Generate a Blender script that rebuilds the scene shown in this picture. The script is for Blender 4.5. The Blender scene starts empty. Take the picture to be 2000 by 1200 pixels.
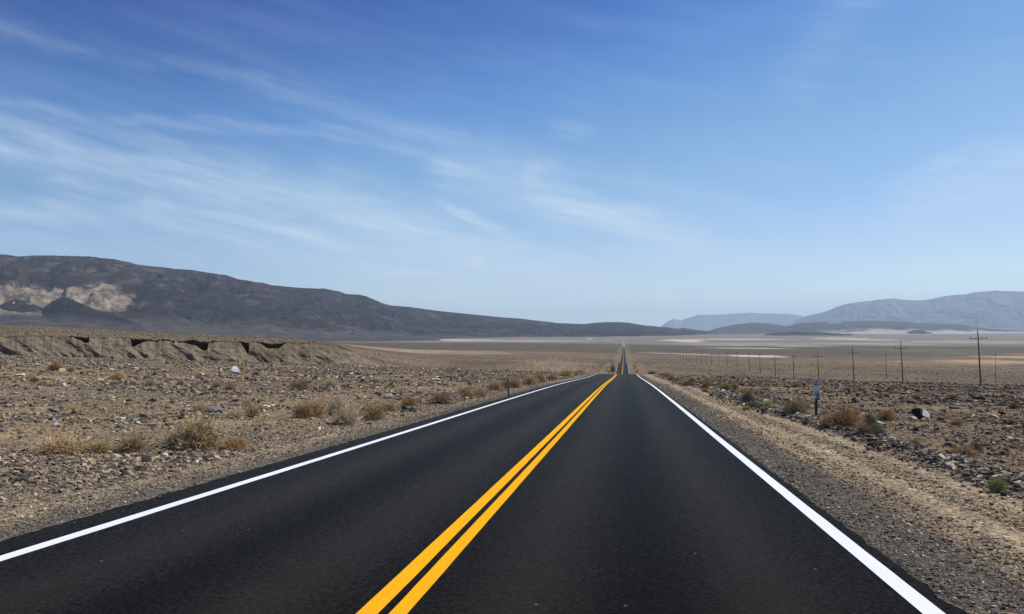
import bpy, math, random
import numpy as np
from mathutils import Vector, Matrix

SC = bpy.context.scene
COL = SC.collection
R = math.radians

# ------------------------------------------------------------------ camera
EYE = 1.70
PITCH, YAW = R(1.53), R(8.38)
cd = bpy.data.cameras.new("camera"); cam = bpy.data.objects.new("camera", cd); COL.objects.link(cam)
cd.sensor_width = 36.0; cd.lens = 27.0; cd.clip_start = 0.1; cd.clip_end = 150000
cam.location = (0, 0, EYE); cam.rotation_euler = (R(90) + PITCH, 0, YAW)
SC.camera = cam

# ------------------------------------------------------------------ sun, exposure
SUN_AZ, SUN_EL = R(72), R(51)          # azimuth to the right of the road's direction (+Y)
sd = bpy.data.lights.new("sun", 'SUN'); sun = bpy.data.objects.new("sun", sd); COL.objects.link(sun)
sd.energy = 5.0; sd.angle = R(0.53); sd.color = (1.0, 0.95, 0.86)
sv = Vector((math.sin(SUN_AZ) * math.cos(SUN_EL), math.cos(SUN_AZ) * math.cos(SUN_EL), math.sin(SUN_EL)))
sun.rotation_euler = sv.to_track_quat('Z', 'Y').to_euler()
SC.view_settings.view_transform = 'Standard'; SC.view_settings.look = 'None'
SC.view_settings.exposure = 0.0; SC.view_settings.gamma = 1.0
SC.render.engine = 'CYCLES'
SC.cycles.use_denoising = True
SC.cycles.max_bounces = 5; SC.cycles.diffuse_bounces = 2; SC.cycles.glossy_bounces = 2
SC.cycles.volume_bounces = 2; SC.cycles.transparent_max_bounces = 8
SC.cycles.caustics_reflective = False; SC.cycles.caustics_refractive = False

CP, SP, CY, SY = math.cos(PITCH), math.sin(PITCH), math.cos(YAW), math.sin(YAW)
def ray(px, py):
    u = (px - 1000) / 1500.; v = (600 - py) / 1500.
    f = CP - v * SP; up = SP + v * CP
    return (u * CY - f * SY, u * SY + f * CY, up)
def azel(px, py):
    x, y, z = ray(px, py)
    return math.atan2(x, y), math.atan2(z, math.hypot(x, y))

# ------------------------------------------------------------------ node helper
class NT:
    def __init__(s, tree): s.t = tree; s.n = tree.nodes; s.l = tree.links
    def new(s, typ, **kw):
        n = s.n.new(typ)
        for k, v in kw.items(): setattr(n, k, v)
        return n
    def put(s, sock, v):
        if isinstance(v, bpy.types.NodeSocket): s.l.new(v, sock)
        elif v is not None: sock.default_value = v
    def math(s, op, a, b=None, c=None, clamp=False):
        n = s.new('ShaderNodeMath', operation=op); n.use_clamp = clamp
        s.put(n.inputs[0], a); s.put(n.inputs[1], b)
        if c is not None: s.put(n.inputs[2], c)
        return n.outputs[0]
    def mix(s, f, a, b, blend='MIX'):
        n = s.new('ShaderNodeMix', data_type='RGBA', blend_type=blend)
        s.put(n.inputs[0], f)
        s.put(n.inputs[6], (*a, 1) if isinstance(a, tuple) and len(a) == 3 else a)
        s.put(n.inputs[7], (*b, 1) if isinstance(b, tuple) and len(b) == 3 else b)
        return n.outputs[2]
    def ramp(s, f, stops):
        n = s.new('ShaderNodeValToRGB'); e = n.color_ramp.elements
        while len(e) < len(stops): e.new(0.5)
        for i, (p, c) in enumerate(stops):
            e[i].position = p; e[i].color = (*c, 1) if isinstance(c, tuple) else (c, c, c, 1)
        s.put(n.inputs[0], f); return n.outputs[0]
    def noise(s, vec, scale, detail=4, rough=0.55, dist=0.0):
        n = s.new('ShaderNodeTexNoise'); s.put(n.inputs['Vector'], vec)
        n.inputs['Scale'].default_value = scale; n.inputs['Detail'].default_value = detail
        n.inputs['Roughness'].default_value = rough; n.inputs['Distortion'].default_value = dist
        return n.outputs['Fac']
    def mapping(s, vec, scale=(1, 1, 1), rot=(0, 0, 0), loc=(0, 0, 0)):
        n = s.new('ShaderNodeMapping'); s.put(n.inputs['Vector'], vec)
        n.inputs['Scale'].default_value = scale; n.inputs['Rotation'].default_value = rot; n.inputs['Location'].default_value = loc
        return n.outputs[0]

# ------------------------------------------------------------------ world: Nishita sky + thin cirrus
W = bpy.data.worlds.new("World"); SC.world = W; W.use_nodes = True
t = NT(W.node_tree); t.n.clear()
sky = t.new('ShaderNodeTexSky', sky_type='NISHITA'); sky.sun_disc = False
sky.sun_elevation = SUN_EL; sky.sun_rotation = SUN_AZ
sky.altitude = 1500; sky.air_density = 1.0; sky.dust_density = 0.35; sky.ozone_density = 2.5
tc = t.new('ShaderNodeTexCoord'); sep = t.new('ShaderNodeSeparateXYZ'); t.put(sep.inputs[0], tc.outputs['Generated'])
X, Y, Z = sep.outputs
az = t.math('ARCTAN2', X, Y)
el = t.math('ARCTAN2', Z, t.math('SQRT', t.math('ADD', t.math('MULTIPLY', X, X), t.math('MULTIPLY', Y, Y))))
cmb = t.new('ShaderNodeCombineXYZ'); t.put(cmb.inputs[0], az); t.put(cmb.inputs[1], el)
def along(a, sx_, sy_): return t.mapping(t.mapping(cmb.outputs[0], (1, 1, 1), (0, 0, a)), (sx_, sy_, 1))
wob = t.noise(along(.17, 4, 14), 1.6, 4, 0.6)
wob2 = t.noise(along(.2, 14, 30), 1.3, 3, 0.6)
el2 = t.math('ADD', el, t.math('ADD', t.math('MULTIPLY', t.math('SUBTRACT', wob, 0.5), 0.065), t.math('MULTIPLY', t.math('SUBTRACT', wob2, 0.5), 0.018)))
# cirrus bands, laid out by compass bearing and height above the horizon: (x0,y0,x1,y1,half width,strength)
STREAKS = [(-250, -10, 480, 150, 22, .10), (480, 150, 960, 300, 26, .11), (960, 300, 1500, 420, 40, .10),
           (-100, 190, 620, 258, 16, .13), (620, 258, 1060, 325, 14, .14),
           (-300, 215, 120, 305, 46, .34), (120, 305, 640, 395, 50, .40), (640, 395, 1150, 560, 58, .40),
           (-200, 395, 420, 425, 34, .30), (300, 420, 1000, 520, 46, .36), (0, 470, 700, 505, 30, .18),
           (840, 385, 1045, 482, 16, .46), (760, 380, 1000, 440, 26, .12),
           (880, 330, 1250, 425, 50, .32), (1040, 365, 1345, 490, 52, .44), (1320, 460, 1355, 570, 40, .30), (1000, 500, 1300, 580, 34, .30), (1150, 430, 1500, 560, 60, .30),
           (1060, 245, 1180, 262, 22, .12), (735, 533, 945, 518, 9, .6),
           (1560, 150, 1700, -40, 60, .09), (1740, 345, 1960, 270, 12, .20), (1800, 400, 2200, 250, 60, .26), (1850, 430, 2200, 340, 22, .14),
           (1500, 480, 2100, 420, 60, .10), (1500, 600, 2000, 510, 12, .08)]
ISO = {(840, 385), (1740, 345), (1060, 245), (760, 380), (1000, 500), (900, 340)}
tot = None
for (x0, y0, x1, y1, w, st) in STREAKS:
    a0, e0 = azel(x0, y0); a1, e1 = azel(x1, y1)
    dx, dy = a1 - a0, e1 - e0; L2 = dx * dx + dy * dy
    px_ = t.math('SUBTRACT', az, a0); py_ = t.math('SUBTRACT', el2, e0)
    h = t.math('MULTIPLY_ADD', px_, dx / L2, t.math('MULTIPLY', py_, dy / L2), clamp=True)
    qx = t.math('SUBTRACT', px_, t.math('MULTIPLY', h, dx)); qy = t.math('SUBTRACT', py_, t.math('MULTIPLY', h, dy))
    d2 = t.math('MULTIPLY_ADD', qx, qx, t.math('MULTIPLY', qy, qy))
    ww = w / 1500. * .95
    if (x0, y0) in ISO:                                    # lone wisps thin out towards both ends
        tp = t.math('MULTIPLY', t.math('MULTIPLY', h, t.math('SUBTRACT', 1.0, h)), 4.0); st = t.math('MULTIPLY', t.math('POWER', tp, .8), st * 1.15)
    g = t.math('MULTIPLY', t.math('EXPONENT', t.math('MULTIPLY', d2, -1 / (ww * ww))), st)
    tot = g if tot is None else t.math('SMOOTH_MAX', tot, g, .03)
fib = t.noise(along(.20, 3.5, 34), 1.5, 7, 0.58, 0.25)
fib2 = t.noise(along(.26, 9, 90), 1.3, 5, 0.6, 0.3)
wide = t.noise(along(.15, 2.4, 9), 1.4, 4, 0.5)
tex = t.math('MULTIPLY', t.ramp(fib, [(0.32, 0.35), (0.70, 1.3)]), t.ramp(fib2, [(0.25, 0.85), (0.75, 1.12)]))
dens = t.math('MULTIPLY', t.math('MULTIPLY', tot, 1.75), tex)
veil = t.math('MULTIPLY', t.ramp(wide, [(0.45, 0.0), (0.8, 0.14)]), t.ramp(fib, [(0.3, 0.3), (0.7, 1.0)]))
dens = t.math('ADD', dens, veil, clamp=True)
dens = t.math('MULTIPLY', dens, 0.92)
crv = t.new('ShaderNodeRGBCurve'); t.put(crv.inputs['Color'], t.mix(1.0, sky.outputs[0], (.1, .1, .1), 'MULTIPLY'))
CURV = [[(0, 0), (.10, .028), (.125, .050), (.153, .108), (.184, .18), (.22, .245), (.29, .34), (.42, .53), (.64, .74), (1, .9)],
        [(0, 0), (.16, .075), (.214, .158), (.256, .275), (.308, .385), (.36, .465), (.45, .56), (.606, .74), (.73, .88), (1, .95)],
        [(0, 0), (.30, .36), (.39, .49), (.458, .655), (.55, .745), (.592, .79), (.68, .89), (.763, .96), (1, 1)]]
for ci, pts in enumerate(CURV):
    cu = crv.mapping.curves[ci]
    cu.points[0].location = pts[0]; cu.points[-1].location = pts[-1]
    for p in pts[1:-1]: cu.points.new(*p)
crv.mapping.update()
lf_ = t.new('ShaderNodeMapRange', interpolation_type='SMOOTHSTEP'); t.put(lf_.inputs['Value'], az)
for k_, v_ in (('From Min', R(-46)), ('From Max', R(-12)), ('To Min', 0.0), ('To Max', 1.0)): lf_.inputs[k_].default_value = v_
skyc = t.mix(1.0, crv.outputs[0], t.mix(lf_.outputs[0], (4.1, 4.7, 5.3), (6.667, 6.667, 6.667)), 'MULTIPLY')
cloud = (4.1, 5.0, 6.0)
mixed = t.mix(dens, skyc, cloud)
bg = t.new('ShaderNodeBackground'); bg.inputs['Strength'].default_value = 0.15; t.put(bg.inputs['Color'], mixed)
wo = t.new('ShaderNodeOutputWorld'); t.l.new(bg.outputs[0], wo.inputs['Surface'])

# ------------------------------------------------------------------ numpy noise
rng = np.random.default_rng(7)
_perm = rng.permutation(4096); _g = rng.uniform(0, 2 * np.pi, 4096); _gx, _gy = np.cos(_g), np.sin(_g)
def pn(x, y):
    x = np.asarray(x, float); y = np.asarray(y, float)
    xi = np.floor(x).astype(np.int64); yi = np.floor(y).astype(np.int64); fx = x - xi; fy = y - yi
    def gr(ix, iy, ax, ay):
        h = _perm[(_perm[ix & 4095] + iy) & 4095]
        return _gx[h] * ax + _gy[h] * ay
    u = fx * fx * fx * (fx * (fx * 6 - 15) + 10); v = fy * fy * fy * (fy * (fy * 6 - 15) + 10)
    a = gr(xi, yi, fx, fy); b = gr(xi + 1, yi, fx - 1, fy); c = gr(xi, yi + 1, fx, fy - 1); d = gr(xi + 1, yi + 1, fx - 1, fy - 1)
    return ((a + (b - a) * u) * (1 - v) + (c + (d - c) * u) * v) * 1.5
def fbm(x, y, o=5, g=0.5):
    s = 0; a = 1; n = 0
    for i in range(o): s = s + a * pn(x * 2 ** i + 17.3 * i, y * 2 ** i - 9.1 * i); n += a; a *= g
    return s / n
def ridged(x, y, o=5, g=0.64):
    s = 0; a = 1; n = 0
    for i in range(o): s = s + a * (1 - 2 * np.abs(pn(x * 2 ** i + 31.7 * i, y * 2 ** i + 5.3 * i))); n += a; a *= g
    return s / n
def sst(a, b, x):
    q = np.clip((x - a) / (b - a), 0, 1); return q * q * (3 - 2 * q)
def lerp(a, b, k): return a + (b - a) * k

# ------------------------------------------------------------------ terrain height
_T = np.array([(-400, -16.), (-60, -1.1), (0, 1.70), (6, 1.975), (17.5, 2.50), (35, 3.29), (60, 4.47), (107, 6.90), (150, 8.98), (200, 12.4), (250, 15.75), (300, 18.7),
               (350, 21.4), (402, 23.62), (450, 24.95), (500, 25.75), (550, 26.4), (592, 26.9), (640, 29.7), (700, 32.7), (760, 35.4), (842, 38.15), (900, 39.7),
               (1100, 43.4), (1300, 46.7), (1560, 50.2), (2000, 57.3), (2700, 66.3), (3500, 75.7), (5000, 91.5), (7000, 107), (9000, 109.), (15000, 110), (70000, 110)])
_ty, _tz = _T[:, 0], EYE - _T[:, 1]
_d = np.diff(_tz) / np.diff(_ty)
_m = np.concatenate([[_d[0]], np.where(_d[:-1] * _d[1:] > 0, 2 * _d[:-1] * _d[1:] / (_d[:-1] + _d[1:] - 1e-12), 0), [_d[-1]]])
_m[_ty == 0] = -0.0462; _m[_ty == 6] = -0.0458
def P(y):
    y = np.clip(np.asarray(y, float), -400, 69999)
    i = np.clip(np.searchsorted(_ty, y, 'right') - 1, 0, len(_ty) - 2)
    h = _ty[i + 1] - _ty[i]; s = (y - _ty[i]) / h
    return ((1 + 2 * s) * (1 - s) ** 2) * _tz[i] + s * (1 - s) ** 2 * h * _m[i] + s * s * (3 - 2 * s) * _tz[i + 1] + s * s * (s - 1) * h * _m[i + 1]
def xc(y):
    y = np.asarray(y, float)
    return -np.interp(y, [0, 450, 842, 1500, 3000, 7000, 9000], [0, 0, .45, 1.5, 4.2, 11., 15.])
def cam_uv(x, y):       # bearing and depth as seen from the road
    d = y * CY - x * SY; q = x * CY + y * SY
    return q, d
PLX = np.array([-900, 0, 140, 260, 330, 420, 480, 560, 620, 680, 740, 800, 900])
PLT = np.array([650, 653.5, 655, 658, 661.5, 663.5, 665.5, 667.5, 668.5, 671, 675, 681, 690])
PBX = np.array([-900, 0, 100, 200, 300, 400, 500, 600, 700, 900])
PBT = np.array([630, 635, 637, 643, 648, 652.5, 657, 661, 665, 671])
BX0 = np.array([-900, 0, 300, 600, 750, 850]); BD0 = np.array([236, 240, 246, 252, 262, 275])
def T(x, y):
    x = np.asarray(x, float); y = np.asarray(y, float)
    dx = x - xc(y)
    lat = 280 * np.tanh(dx / 280)
    k = np.where(lat < 0, 0.025, 0.024)
    z = P(y) - k * np.sign(lat) * np.maximum(np.abs(lat) - 5.5, 0)
    far = sst(2500, 7000, y); z = z + far * k * lat
    q, d = cam_uv(x, y); d = np.maximum(d, 1e-3); px = 1000 + 1500 * np.clip(q / d, -1.6, 1.6)
    vis = (y > 20)
    # terrace on the left, beyond a shallow wash
    ed = np.interp(px, BX0, BD0) + 12
    zt0 = EYE - (np.interp(px, PLX, PLT) - 640) * ed / 1500.
    zt9 = EYE - (np.interp(px, PBX, PBT) - 640) * 900 / 1500.
    zp = lerp(zt0, zt9, np.clip((d - ed) / (900 - ed), 0, 1.0)) - np.maximum(d - 900, 0) * 0.022
    w = 1 - sst(560, 860, px)
    wd = sst(ed - 4, ed + 8, d) * w * vis
    z = z - 2.2 * w * vis * sst(196, 222, d) * (1 - sst(ed + 4, ed + 16, d))
    wd = wd * (1 - sst(2200, 4200, d))
    z = lerp(z, zp - 0.4, wd)
    z = np.where(vis & (w > 0) & (d > 4000), np.minimum(z, EYE - 0.016 * d - 10), z)
    # roughness
    off = np.abs(dx + 1.7) - 4.1
    amp = sst(2.6, 9, off)
    dist = np.hypot(x, y)
    z = z + amp * (0.10 * fbm(x / 2.6, y / 2.6, 4) + 0.22 * fbm(x / 17, y / 17, 3)) * (1 - sst(300, 900, dist))
    z = z + sst(25, 160, off) * (0.9 * fbm(x / 70, y / 70, 4) * (1 - wd * .8) + sst(1200, 6000, dist) * 2.6 * fbm(x / 900 + 4, y / 900, 4)) * np.where((off < 60) & (dist > 1200), .2, 1)
    # shoulders: a slight fall, a low windrow of stones on the right
    z = z - 0.022 - 0.05 * sst(0.0, 1.6, off) * sst(0, 1, -dx - 2) - 0.012 * np.clip(off, 0, 3) + 0.10 * np.exp(-((dx - 5.6) / 0.45) ** 2) * (1 - sst(90, 130, y))
    z = z + 0.02 * fbm(x / .5, y / 1.7, 3) * sst(.1, 1.2, off) * (1 - sst(60, 100, dist))
    return z
def ground_z(x, y): return float(T(np.array([x]), np.array([y]))[0])
_dd = np.exp(np.linspace(math.log(3), math.log(40000), 6000))
def at(px, py):
    """where the sight line at this bearing and dip meets the ground"""
    x, y, z = ray(px, py)
    g = T(x * _dd, y * _dd); r = EYE + z * _dd
    i = int(np.argmax(r <= g))
    if r[i] > g[i]: i = len(_dd) - 1
    a, b = max(i - 1, 0), i
    da, db = r[a] - g[a], r[b] - g[b]; k = da / (da - db + 1e-9) if da > 0 else 1
    D = lerp(_dd[a], _dd[b], min(max(k, 0), 1))
    return x * D, y * D, ground_z(x * D, y * D), D

# ------------------------------------------------------------------ mesh helpers
def tag(o, label=None, cat=None, group=None, kind=None):
    if label: o['label'] = label
    if cat: o['category'] = cat
    if group: o['group'] = group
    if kind: o['kind'] = kind
    return o
def np_mesh(name, verts, faces, mat=None, col=None, smooth=False):
    """verts (n,3); faces (m,k) array"""
    me = bpy.data.meshes.new(name); n = len(verts); m, k = faces.shape
    me.vertices.add(n); me.vertices.foreach_set('co', np.asarray(verts, np.float32).ravel())
    me.loops.add(m * k); me.loops.foreach_set('vertex_index', np.asarray(faces, np.int32).ravel())
    me.polygons.add(m); me.polygons.foreach_set('loop_start', np.arange(0, m * k, k, dtype=np.int32))
    try: me.polygons.foreach_set('loop_total', np.full(m, k, np.int32))
    except Exception: pass
    me.polygons.foreach_set('use_smooth', np.full(m, smooth))
    if col is not None:
        at_ = me.color_attributes.new('Col', 'FLOAT_COLOR', 'POINT')
        c = np.ones((n, 4), np.float32); c[:, :3] = col; at_.data.foreach_set('color', c.ravel())
    me.update(calc_edges=True); me.validate()
    o = bpy.data.objects.new(name, me); COL.objects.link(o)
    if mat: me.materials.append(mat)
    return o
def grid_faces(nr, nc):
    i = np.arange(nr - 1)[:, None] * nc + np.arange(nc - 1)[None, :]
    return np.stack([i, i + 1, i + nc + 1, i + nc], -1).reshape(-1, 4)
def empty(name, loc, rz=0):
    o = bpy.data.objects.new(name, None); o.empty_display_size = .3; COL.objects.link(o); o.location = loc; o.rotation_euler = (0, 0, rz); return o
class MB:
    def __init__(s): s.v = []; s.f = []
    def box(s, c, h, rot=None):
        i = len(s.v)
        for sx in (-1, 1):
            for sy in (-1, 1):
                for sz in (-1, 1):
                    p = Vector((sx * h[0], sy * h[1], sz * h[2]))
                    if rot: p = rot @ p
                    s.v.append(tuple(p + Vector(c)))
        for f in ((0, 1, 3, 2), (4, 6, 7, 5), (0, 4, 5, 1), (2, 3, 7, 6), (0, 2, 6, 4), (1, 5, 7, 3)): s.f.append(tuple(i + k for k in f))
        return s
    def tube(s, pts, rad, n=8, cap=True):
        i0 = len(s.v); pts = [Vector(p) for p in pts]
        for k, p in enumerate(pts):
            d = (pts[min(k + 1, len(pts) - 1)] - pts[max(k - 1, 0)]).normalized()
            a = d.orthogonal().normalized() if abs(d.z) < .99 else Vector((1, 0, 0)); b = d.cross(a)
            r = rad[k] if hasattr(rad, '__len__') else rad
            for j in range(n):
                q = 2 * math.pi * j / n; s.v.append(tuple(p + a * math.cos(q) * r + b * math.sin(q) * r))
        for k in range(len(pts) - 1):
            for j in range(n):
                s.f.append((i0 + k * n + j, i0 + k * n + (j + 1) % n, i0 + (k + 1) * n + (j + 1) % n, i0 + (k + 1) * n + j))
        if cap:
            s.f.append(tuple(i0 + j for j in reversed(range(n)))); s.f.append(tuple(i0 + (len(pts) - 1) * n + j for j in range(n)))
        return s
    def build(s, name, mat, parent=None, smooth=False):
        me = bpy.data.meshes.new(name); me.from_pydata(s.v, [], s.f); me.update()
        if smooth: me.polygons.foreach_set('use_smooth', [True] * len(me.polygons))
        o = bpy.data.objects.new(name, me); COL.objects.link(o); me.materials.append(mat)
        if parent: o.parent = parent
        return o
def copy_tree(o, parent=None):
    c = o.copy(); COL.objects.link(c); c.parent = parent
    for ch in list(o.children): copy_tree(ch, c)
    return c

# ------------------------------------------------------------------ materials
def mat(name, color=(.5, .5, .5), rough=0.8, metal=0.0, spec=0.3):
    m = bpy.data.materials.new(name); m.use_nodes = True; b = m.node_tree.nodes['Principled BSDF']
    b.inputs['Base Color'].default_value = (*color, 1); b.inputs['Roughness'].default_value = rough
    b.inputs['Metallic'].default_value = metal; b.inputs['Specular IOR Level'].default_value = spec
    return m, NT(m.node_tree), b
def noisy(name, c1, c2, scale=5, rough=.8, metal=0, spec=.3, stretch=(1, 1, 1), bump=0.0):
    m, t, b = mat(name, c1, rough, metal, spec)
    o = t.new('ShaderNodeTexCoord').outputs['Object']; v = t.mapping(o, stretch)
    n = t.noise(v, scale, 5, .6); t.put(b.inputs['Base Color'], t.mix(t.ramp(n, [(.3, 0.0), (.7, 1.0)]), c1, c2))
    if bump:
        bn = t.new('ShaderNodeBump'); bn.inputs['Strength'].default_value = bump; bn.inputs['Distance'].default_value = .02
        t.put(bn.inputs['Height'], t.noise(v, scale * 3, 4, .6)); t.put(b.inputs['Normal'], bn.outputs[0])
    return m

# ground
m_ground, t, b = mat('desert_ground', rough=.95, spec=.1)
pos = t.new('ShaderNodeNewGeometry').outputs['Position']
vc = t.new('ShaderNodeVertexColor', layer_name='Col').outputs['Color']
def vor(t, vec, scale, feat='F1'):
    n = t.new('ShaderNodeTexVoronoi', feature=feat); t.put(n.inputs['Vector'], vec); n.inputs['Scale'].default_value = scale; return n
c = vc
v1 = vor(t, pos, 26.0); v2 = vor(t, pos, 7.5); v3 = vor(t, t.mapping(pos, (1, .6, 1)), 1.1)
def grey(t, colr):
    s = t.new('ShaderNodeSeparateColor'); t.put(s.inputs[0], colr); return s.outputs[0]
g1 = t.ramp(grey(t, v1.outputs['Color']), [(0, .45), (.5, .9), (.85, 1.2), (1, 1.7)])
g2 = t.ramp(grey(t, v2.outputs['Color']), [(0, .62), (.5, .95), (.9, 1.12), (1, 1.35)])
g3 = t.ramp(grey(t, v3.outputs['Color']), [(0, .84), (.6, 1.0), (1, 1.14)])
c = t.mix(.8, c, g1, 'MULTIPLY'); c = t.mix(.8, c, g2, 'MULTIPLY'); c = t.mix(.8, c, g3, 'MULTIPLY')
nb = t.noise(pos, .35, 6, .6); c = t.mix(.55, c, t.ramp(nb, [(.3, .72), (.7, 1.25)]), 'MULTIPLY')
nf = t.noise(t.mapping(pos, (.012, .006, .01)), 1.0, 7, .62); c = t.mix(.6, c, t.ramp(nf, [(.32, .74), (.68, 1.22)]), 'MULTIPLY')
nm = t.noise(t.mapping(pos, (.09, .05, .1)), 1.0, 8, .7); c = t.mix(.55, c, t.ramp(nm, [(.3, .66), (.5, 1.0), (.7, 1.25)]), 'MULTIPLY')
t.put(b.inputs['Base Color'], c)
bn = t.new('ShaderNodeBump'); bn.inputs['Strength'].default_value = .9; bn.inputs['Distance'].default_value = .03
hh = t.math('ADD', t.math('MULTIPLY', v1.outputs['Distance'], -.6), t.math('MULTIPLY', v2.outputs['Distance'], -1.6))
t.put(bn.inputs['Height'], hh); t.put(b.inputs['Normal'], bn.outputs[0])

# mountains
def mtn_mat(name, sc, k=1.0):
    m, t, b = mat(name, rough=.95, spec=.05)
    pos = t.new('ShaderNodeNewGeometry').outputs['Position']
    vc = t.new('ShaderNodeVertexColor', layer_name='Col').outputs['Color']
    n = t.noise(t.mapping(pos, (1, 1, 3)), sc, 9, .68); c = t.mix(.75, vc, t.ramp(n, [(.36, 1 - .6 * k), (.5, 1.0), (.64, 1 + .75 * k)]), 'MULTIPLY')
    t.put(b.inputs['Base Color'], c)
    bn = t.new('ShaderNodeBump'); bn.inputs['Strength'].default_value = .8; bn.inputs['Distance'].default_value = .3 / sc
    t.put(bn.inputs['Height'], t.noise(pos, sc * 2, 8, .7)); t.put(b.inputs['Normal'], bn.outputs[0])
    return m
m_mtn = mtn_mat('dark_desert_mountain', .008)
m_far = mtn_mat('far_mountain', .0015, .45)
m_bank = None

# asphalt
m_road, t, b = mat('asphalt', rough=.7, spec=.010)
b.inputs['Sheen Roughness'].default_value = .22; b.inputs['Sheen Tint'].default_value = (1, .88, .74, 1)
pos = t.new('ShaderNodeNewGeometry').outputs['Position']
sx = t.new('ShaderNodeSeparateXYZ'); t.put(sx.inputs[0], pos)
fine = t.noise(pos, 90, 3, .7); mid = t.noise(t.mapping(pos, (1.6, .12, 1)), 1.0, 6, .6)
grain = t.noise(pos, 26, 4, .8)
base = t.mix(t.ramp(fine, [(.3, 0.0), (.75, 1.0)]), (.0038, .0034, .0029), (.0122, .0110, .0095))
base = t.mix(.85, base, t.ramp(grain, [(.38, .25), (.5, .9), (.62, 2.4)]), 'MULTIPLY')
t.put(b.inputs['Sheen Weight'], t.ramp(grain, [(.36, .06), (.64, .26)]))
base = t.mix(.7, base, t.ramp(mid, [(.3, .7), (.7, 1.3)]), 'MULTIPLY')
# tyre-polished tracks are paler, the strip between them darker
def track(x0, w): return t.math('EXPONENT', t.math('MULTIPLY', t.math('POWER', t.math('ABSOLUTE', t.math('SUBTRACT', sx.outputs[0], x0)), 2.0), -1 / (w * w)))
tr = t.math('ADD', t.math('ADD', track(-.75, .45), track(1.05, .45)), t.math('ADD', track(-4.3, .45), track(-2.5, .45)))
dk = t.math('ADD', track(.18, .3), track(-3.4, .3))
base = t.mix(t.math('MULTIPLY', tr, .45), base, (.030, .027, .0235))
base = t.mix(t.math('MULTIPLY', dk, .6), base, (.004, .0036, .003))
vs = vor(t, pos, 3.2); vs.voronoi_dimensions = '2D'; sp = t.math('LESS_THAN', vs.outputs['Distance'], .035)
sp2 = t.math('MULTIPLY', sp, t.math('GREATER_THAN', grey(t, vs.outputs['Color']), .955))
base = t.mix(t.math('MULTIPLY', sp2, .7), base, (.22, .21, .19))
sc_ = t.noise(t.mapping(pos, (1.3, 4.0, 1)), 1.0, 7, .75)
base = t.mix(t.ramp(sc_, [(.69, 0.0), (.78, .25)]), base, (.12, .115, .105))
old = t.new('ShaderNodeMapRange'); t.put(old.inputs['Value'], sx.outputs[1]); old.inputs['From Min'].default_value = 2450; old.inputs['From Max'].default_value = 2650
base = t.mix(old.outputs[0], base, (.17, .16, .145))       # older, bleached pavement further on
t.put(b.inputs['Base Color'], base)
bn = t.new('ShaderNodeBump'); bn.inputs['Strength'].default_value = .5; bn.inputs['Distance'].default_value = .006
t.put(bn.inputs['Height'], t.noise(pos, 110, 2, .6)); t.put(b.inputs['Normal'], bn.outputs[0])
def paint(name, c1, c2):
    m, t, b = mat(name, c1, rough=.8, spec=.03)
    pos = t.new('ShaderNodeNewGeometry').outputs['Position']
    n = t.noise(pos, 60, 4, .7); n2 = t.noise(t.mapping(pos, (3, .4, 1)), 1.2, 5, .6)
    c = t.mix(t.ramp(n, [(.25, 0.0), (.7, 1.0)]), c2, c1)
    c = t.mix(.5, c, t.ramp(n2, [(.25, .82), (.7, 1.0)]), 'MULTIPLY')
    wr = t.noise(pos, 34, 5, .8); c = t.mix(t.ramp(wr, [(.62, 0.0), (.74, .75)]), c, (.05, .045, .04)); t.put(b.inputs['Base Color'], c)
    return m
m_white = paint('white_road_paint', (.80, .81, .82), (.66, .68, .70))
m_yellow = paint('yellow_road_paint', (.86, .43, .010), (.74, .34, .007))

# ------------------------------------------------------------------ ground sheet
ys = np.concatenate([-np.exp(np.linspace(math.log(4000), math.log(12), 26)), np.arange(-10, 3.5, .9), np.exp(np.linspace(math.log(3.6), math.log(56000), 800))])
ys = np.unique(np.concatenate([ys, [402., 592., 150.]]))
cL = np.array([-.0018]) ; tt = []
tf = np.concatenate([np.arange(0, .95, .0024)[1:], np.linspace(.952, 1.55, 50)])
tr_ = np.concatenate([np.arange(0, .56, .0024)[1:], np.linspace(.562, 1.55, 70)])
ex = np.exp(np.linspace(0, math.log(3500), 22))
Cc = np.array([-8.2, -7.9, -7.6, -7.3, -7.0, -6.7, -6.4, -6.2, -6.0, -5.9, -5.80, -5.72, -4, -2, 0, 2.22, 2.30, 2.4, 2.55, 2.7, 2.85, 3.0, 3.15, 3.3, 3.45, 3.6, 3.75, 3.9, 4.1, 4.3, 4.5, 4.7, 4.85, 5, 5.15, 5.3, 5.45, 5.6, 5.75, 5.9, 6.05, 6.2, 6.4, 6.6])
Cj = np.concatenate([-8.2 - ex[::-1], np.full(len(tf), -8.2), Cc, np.full(len(tr_), 6.6), 6.6 + ex])
tj = np.concatenate([np.full(len(ex), -1.55), -tf[::-1], np.zeros(len(Cc)), tr_, np.full(len(ex), 1.55)])
wy = 1.0 + np.maximum(0, ys + 12)
GX = Cj[None, :] + tj[None, :] * wy[:, None] + xc(ys)[:, None]; GY = np.repeat(ys[:, None], len(Cj), 1)
GZ = T(GX, GY)
dxr = GX - xc(GY)
GZ = np.where((dxr > -5.79) & (dxr < 2.29), P(GY) - 0.07, GZ)

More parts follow.
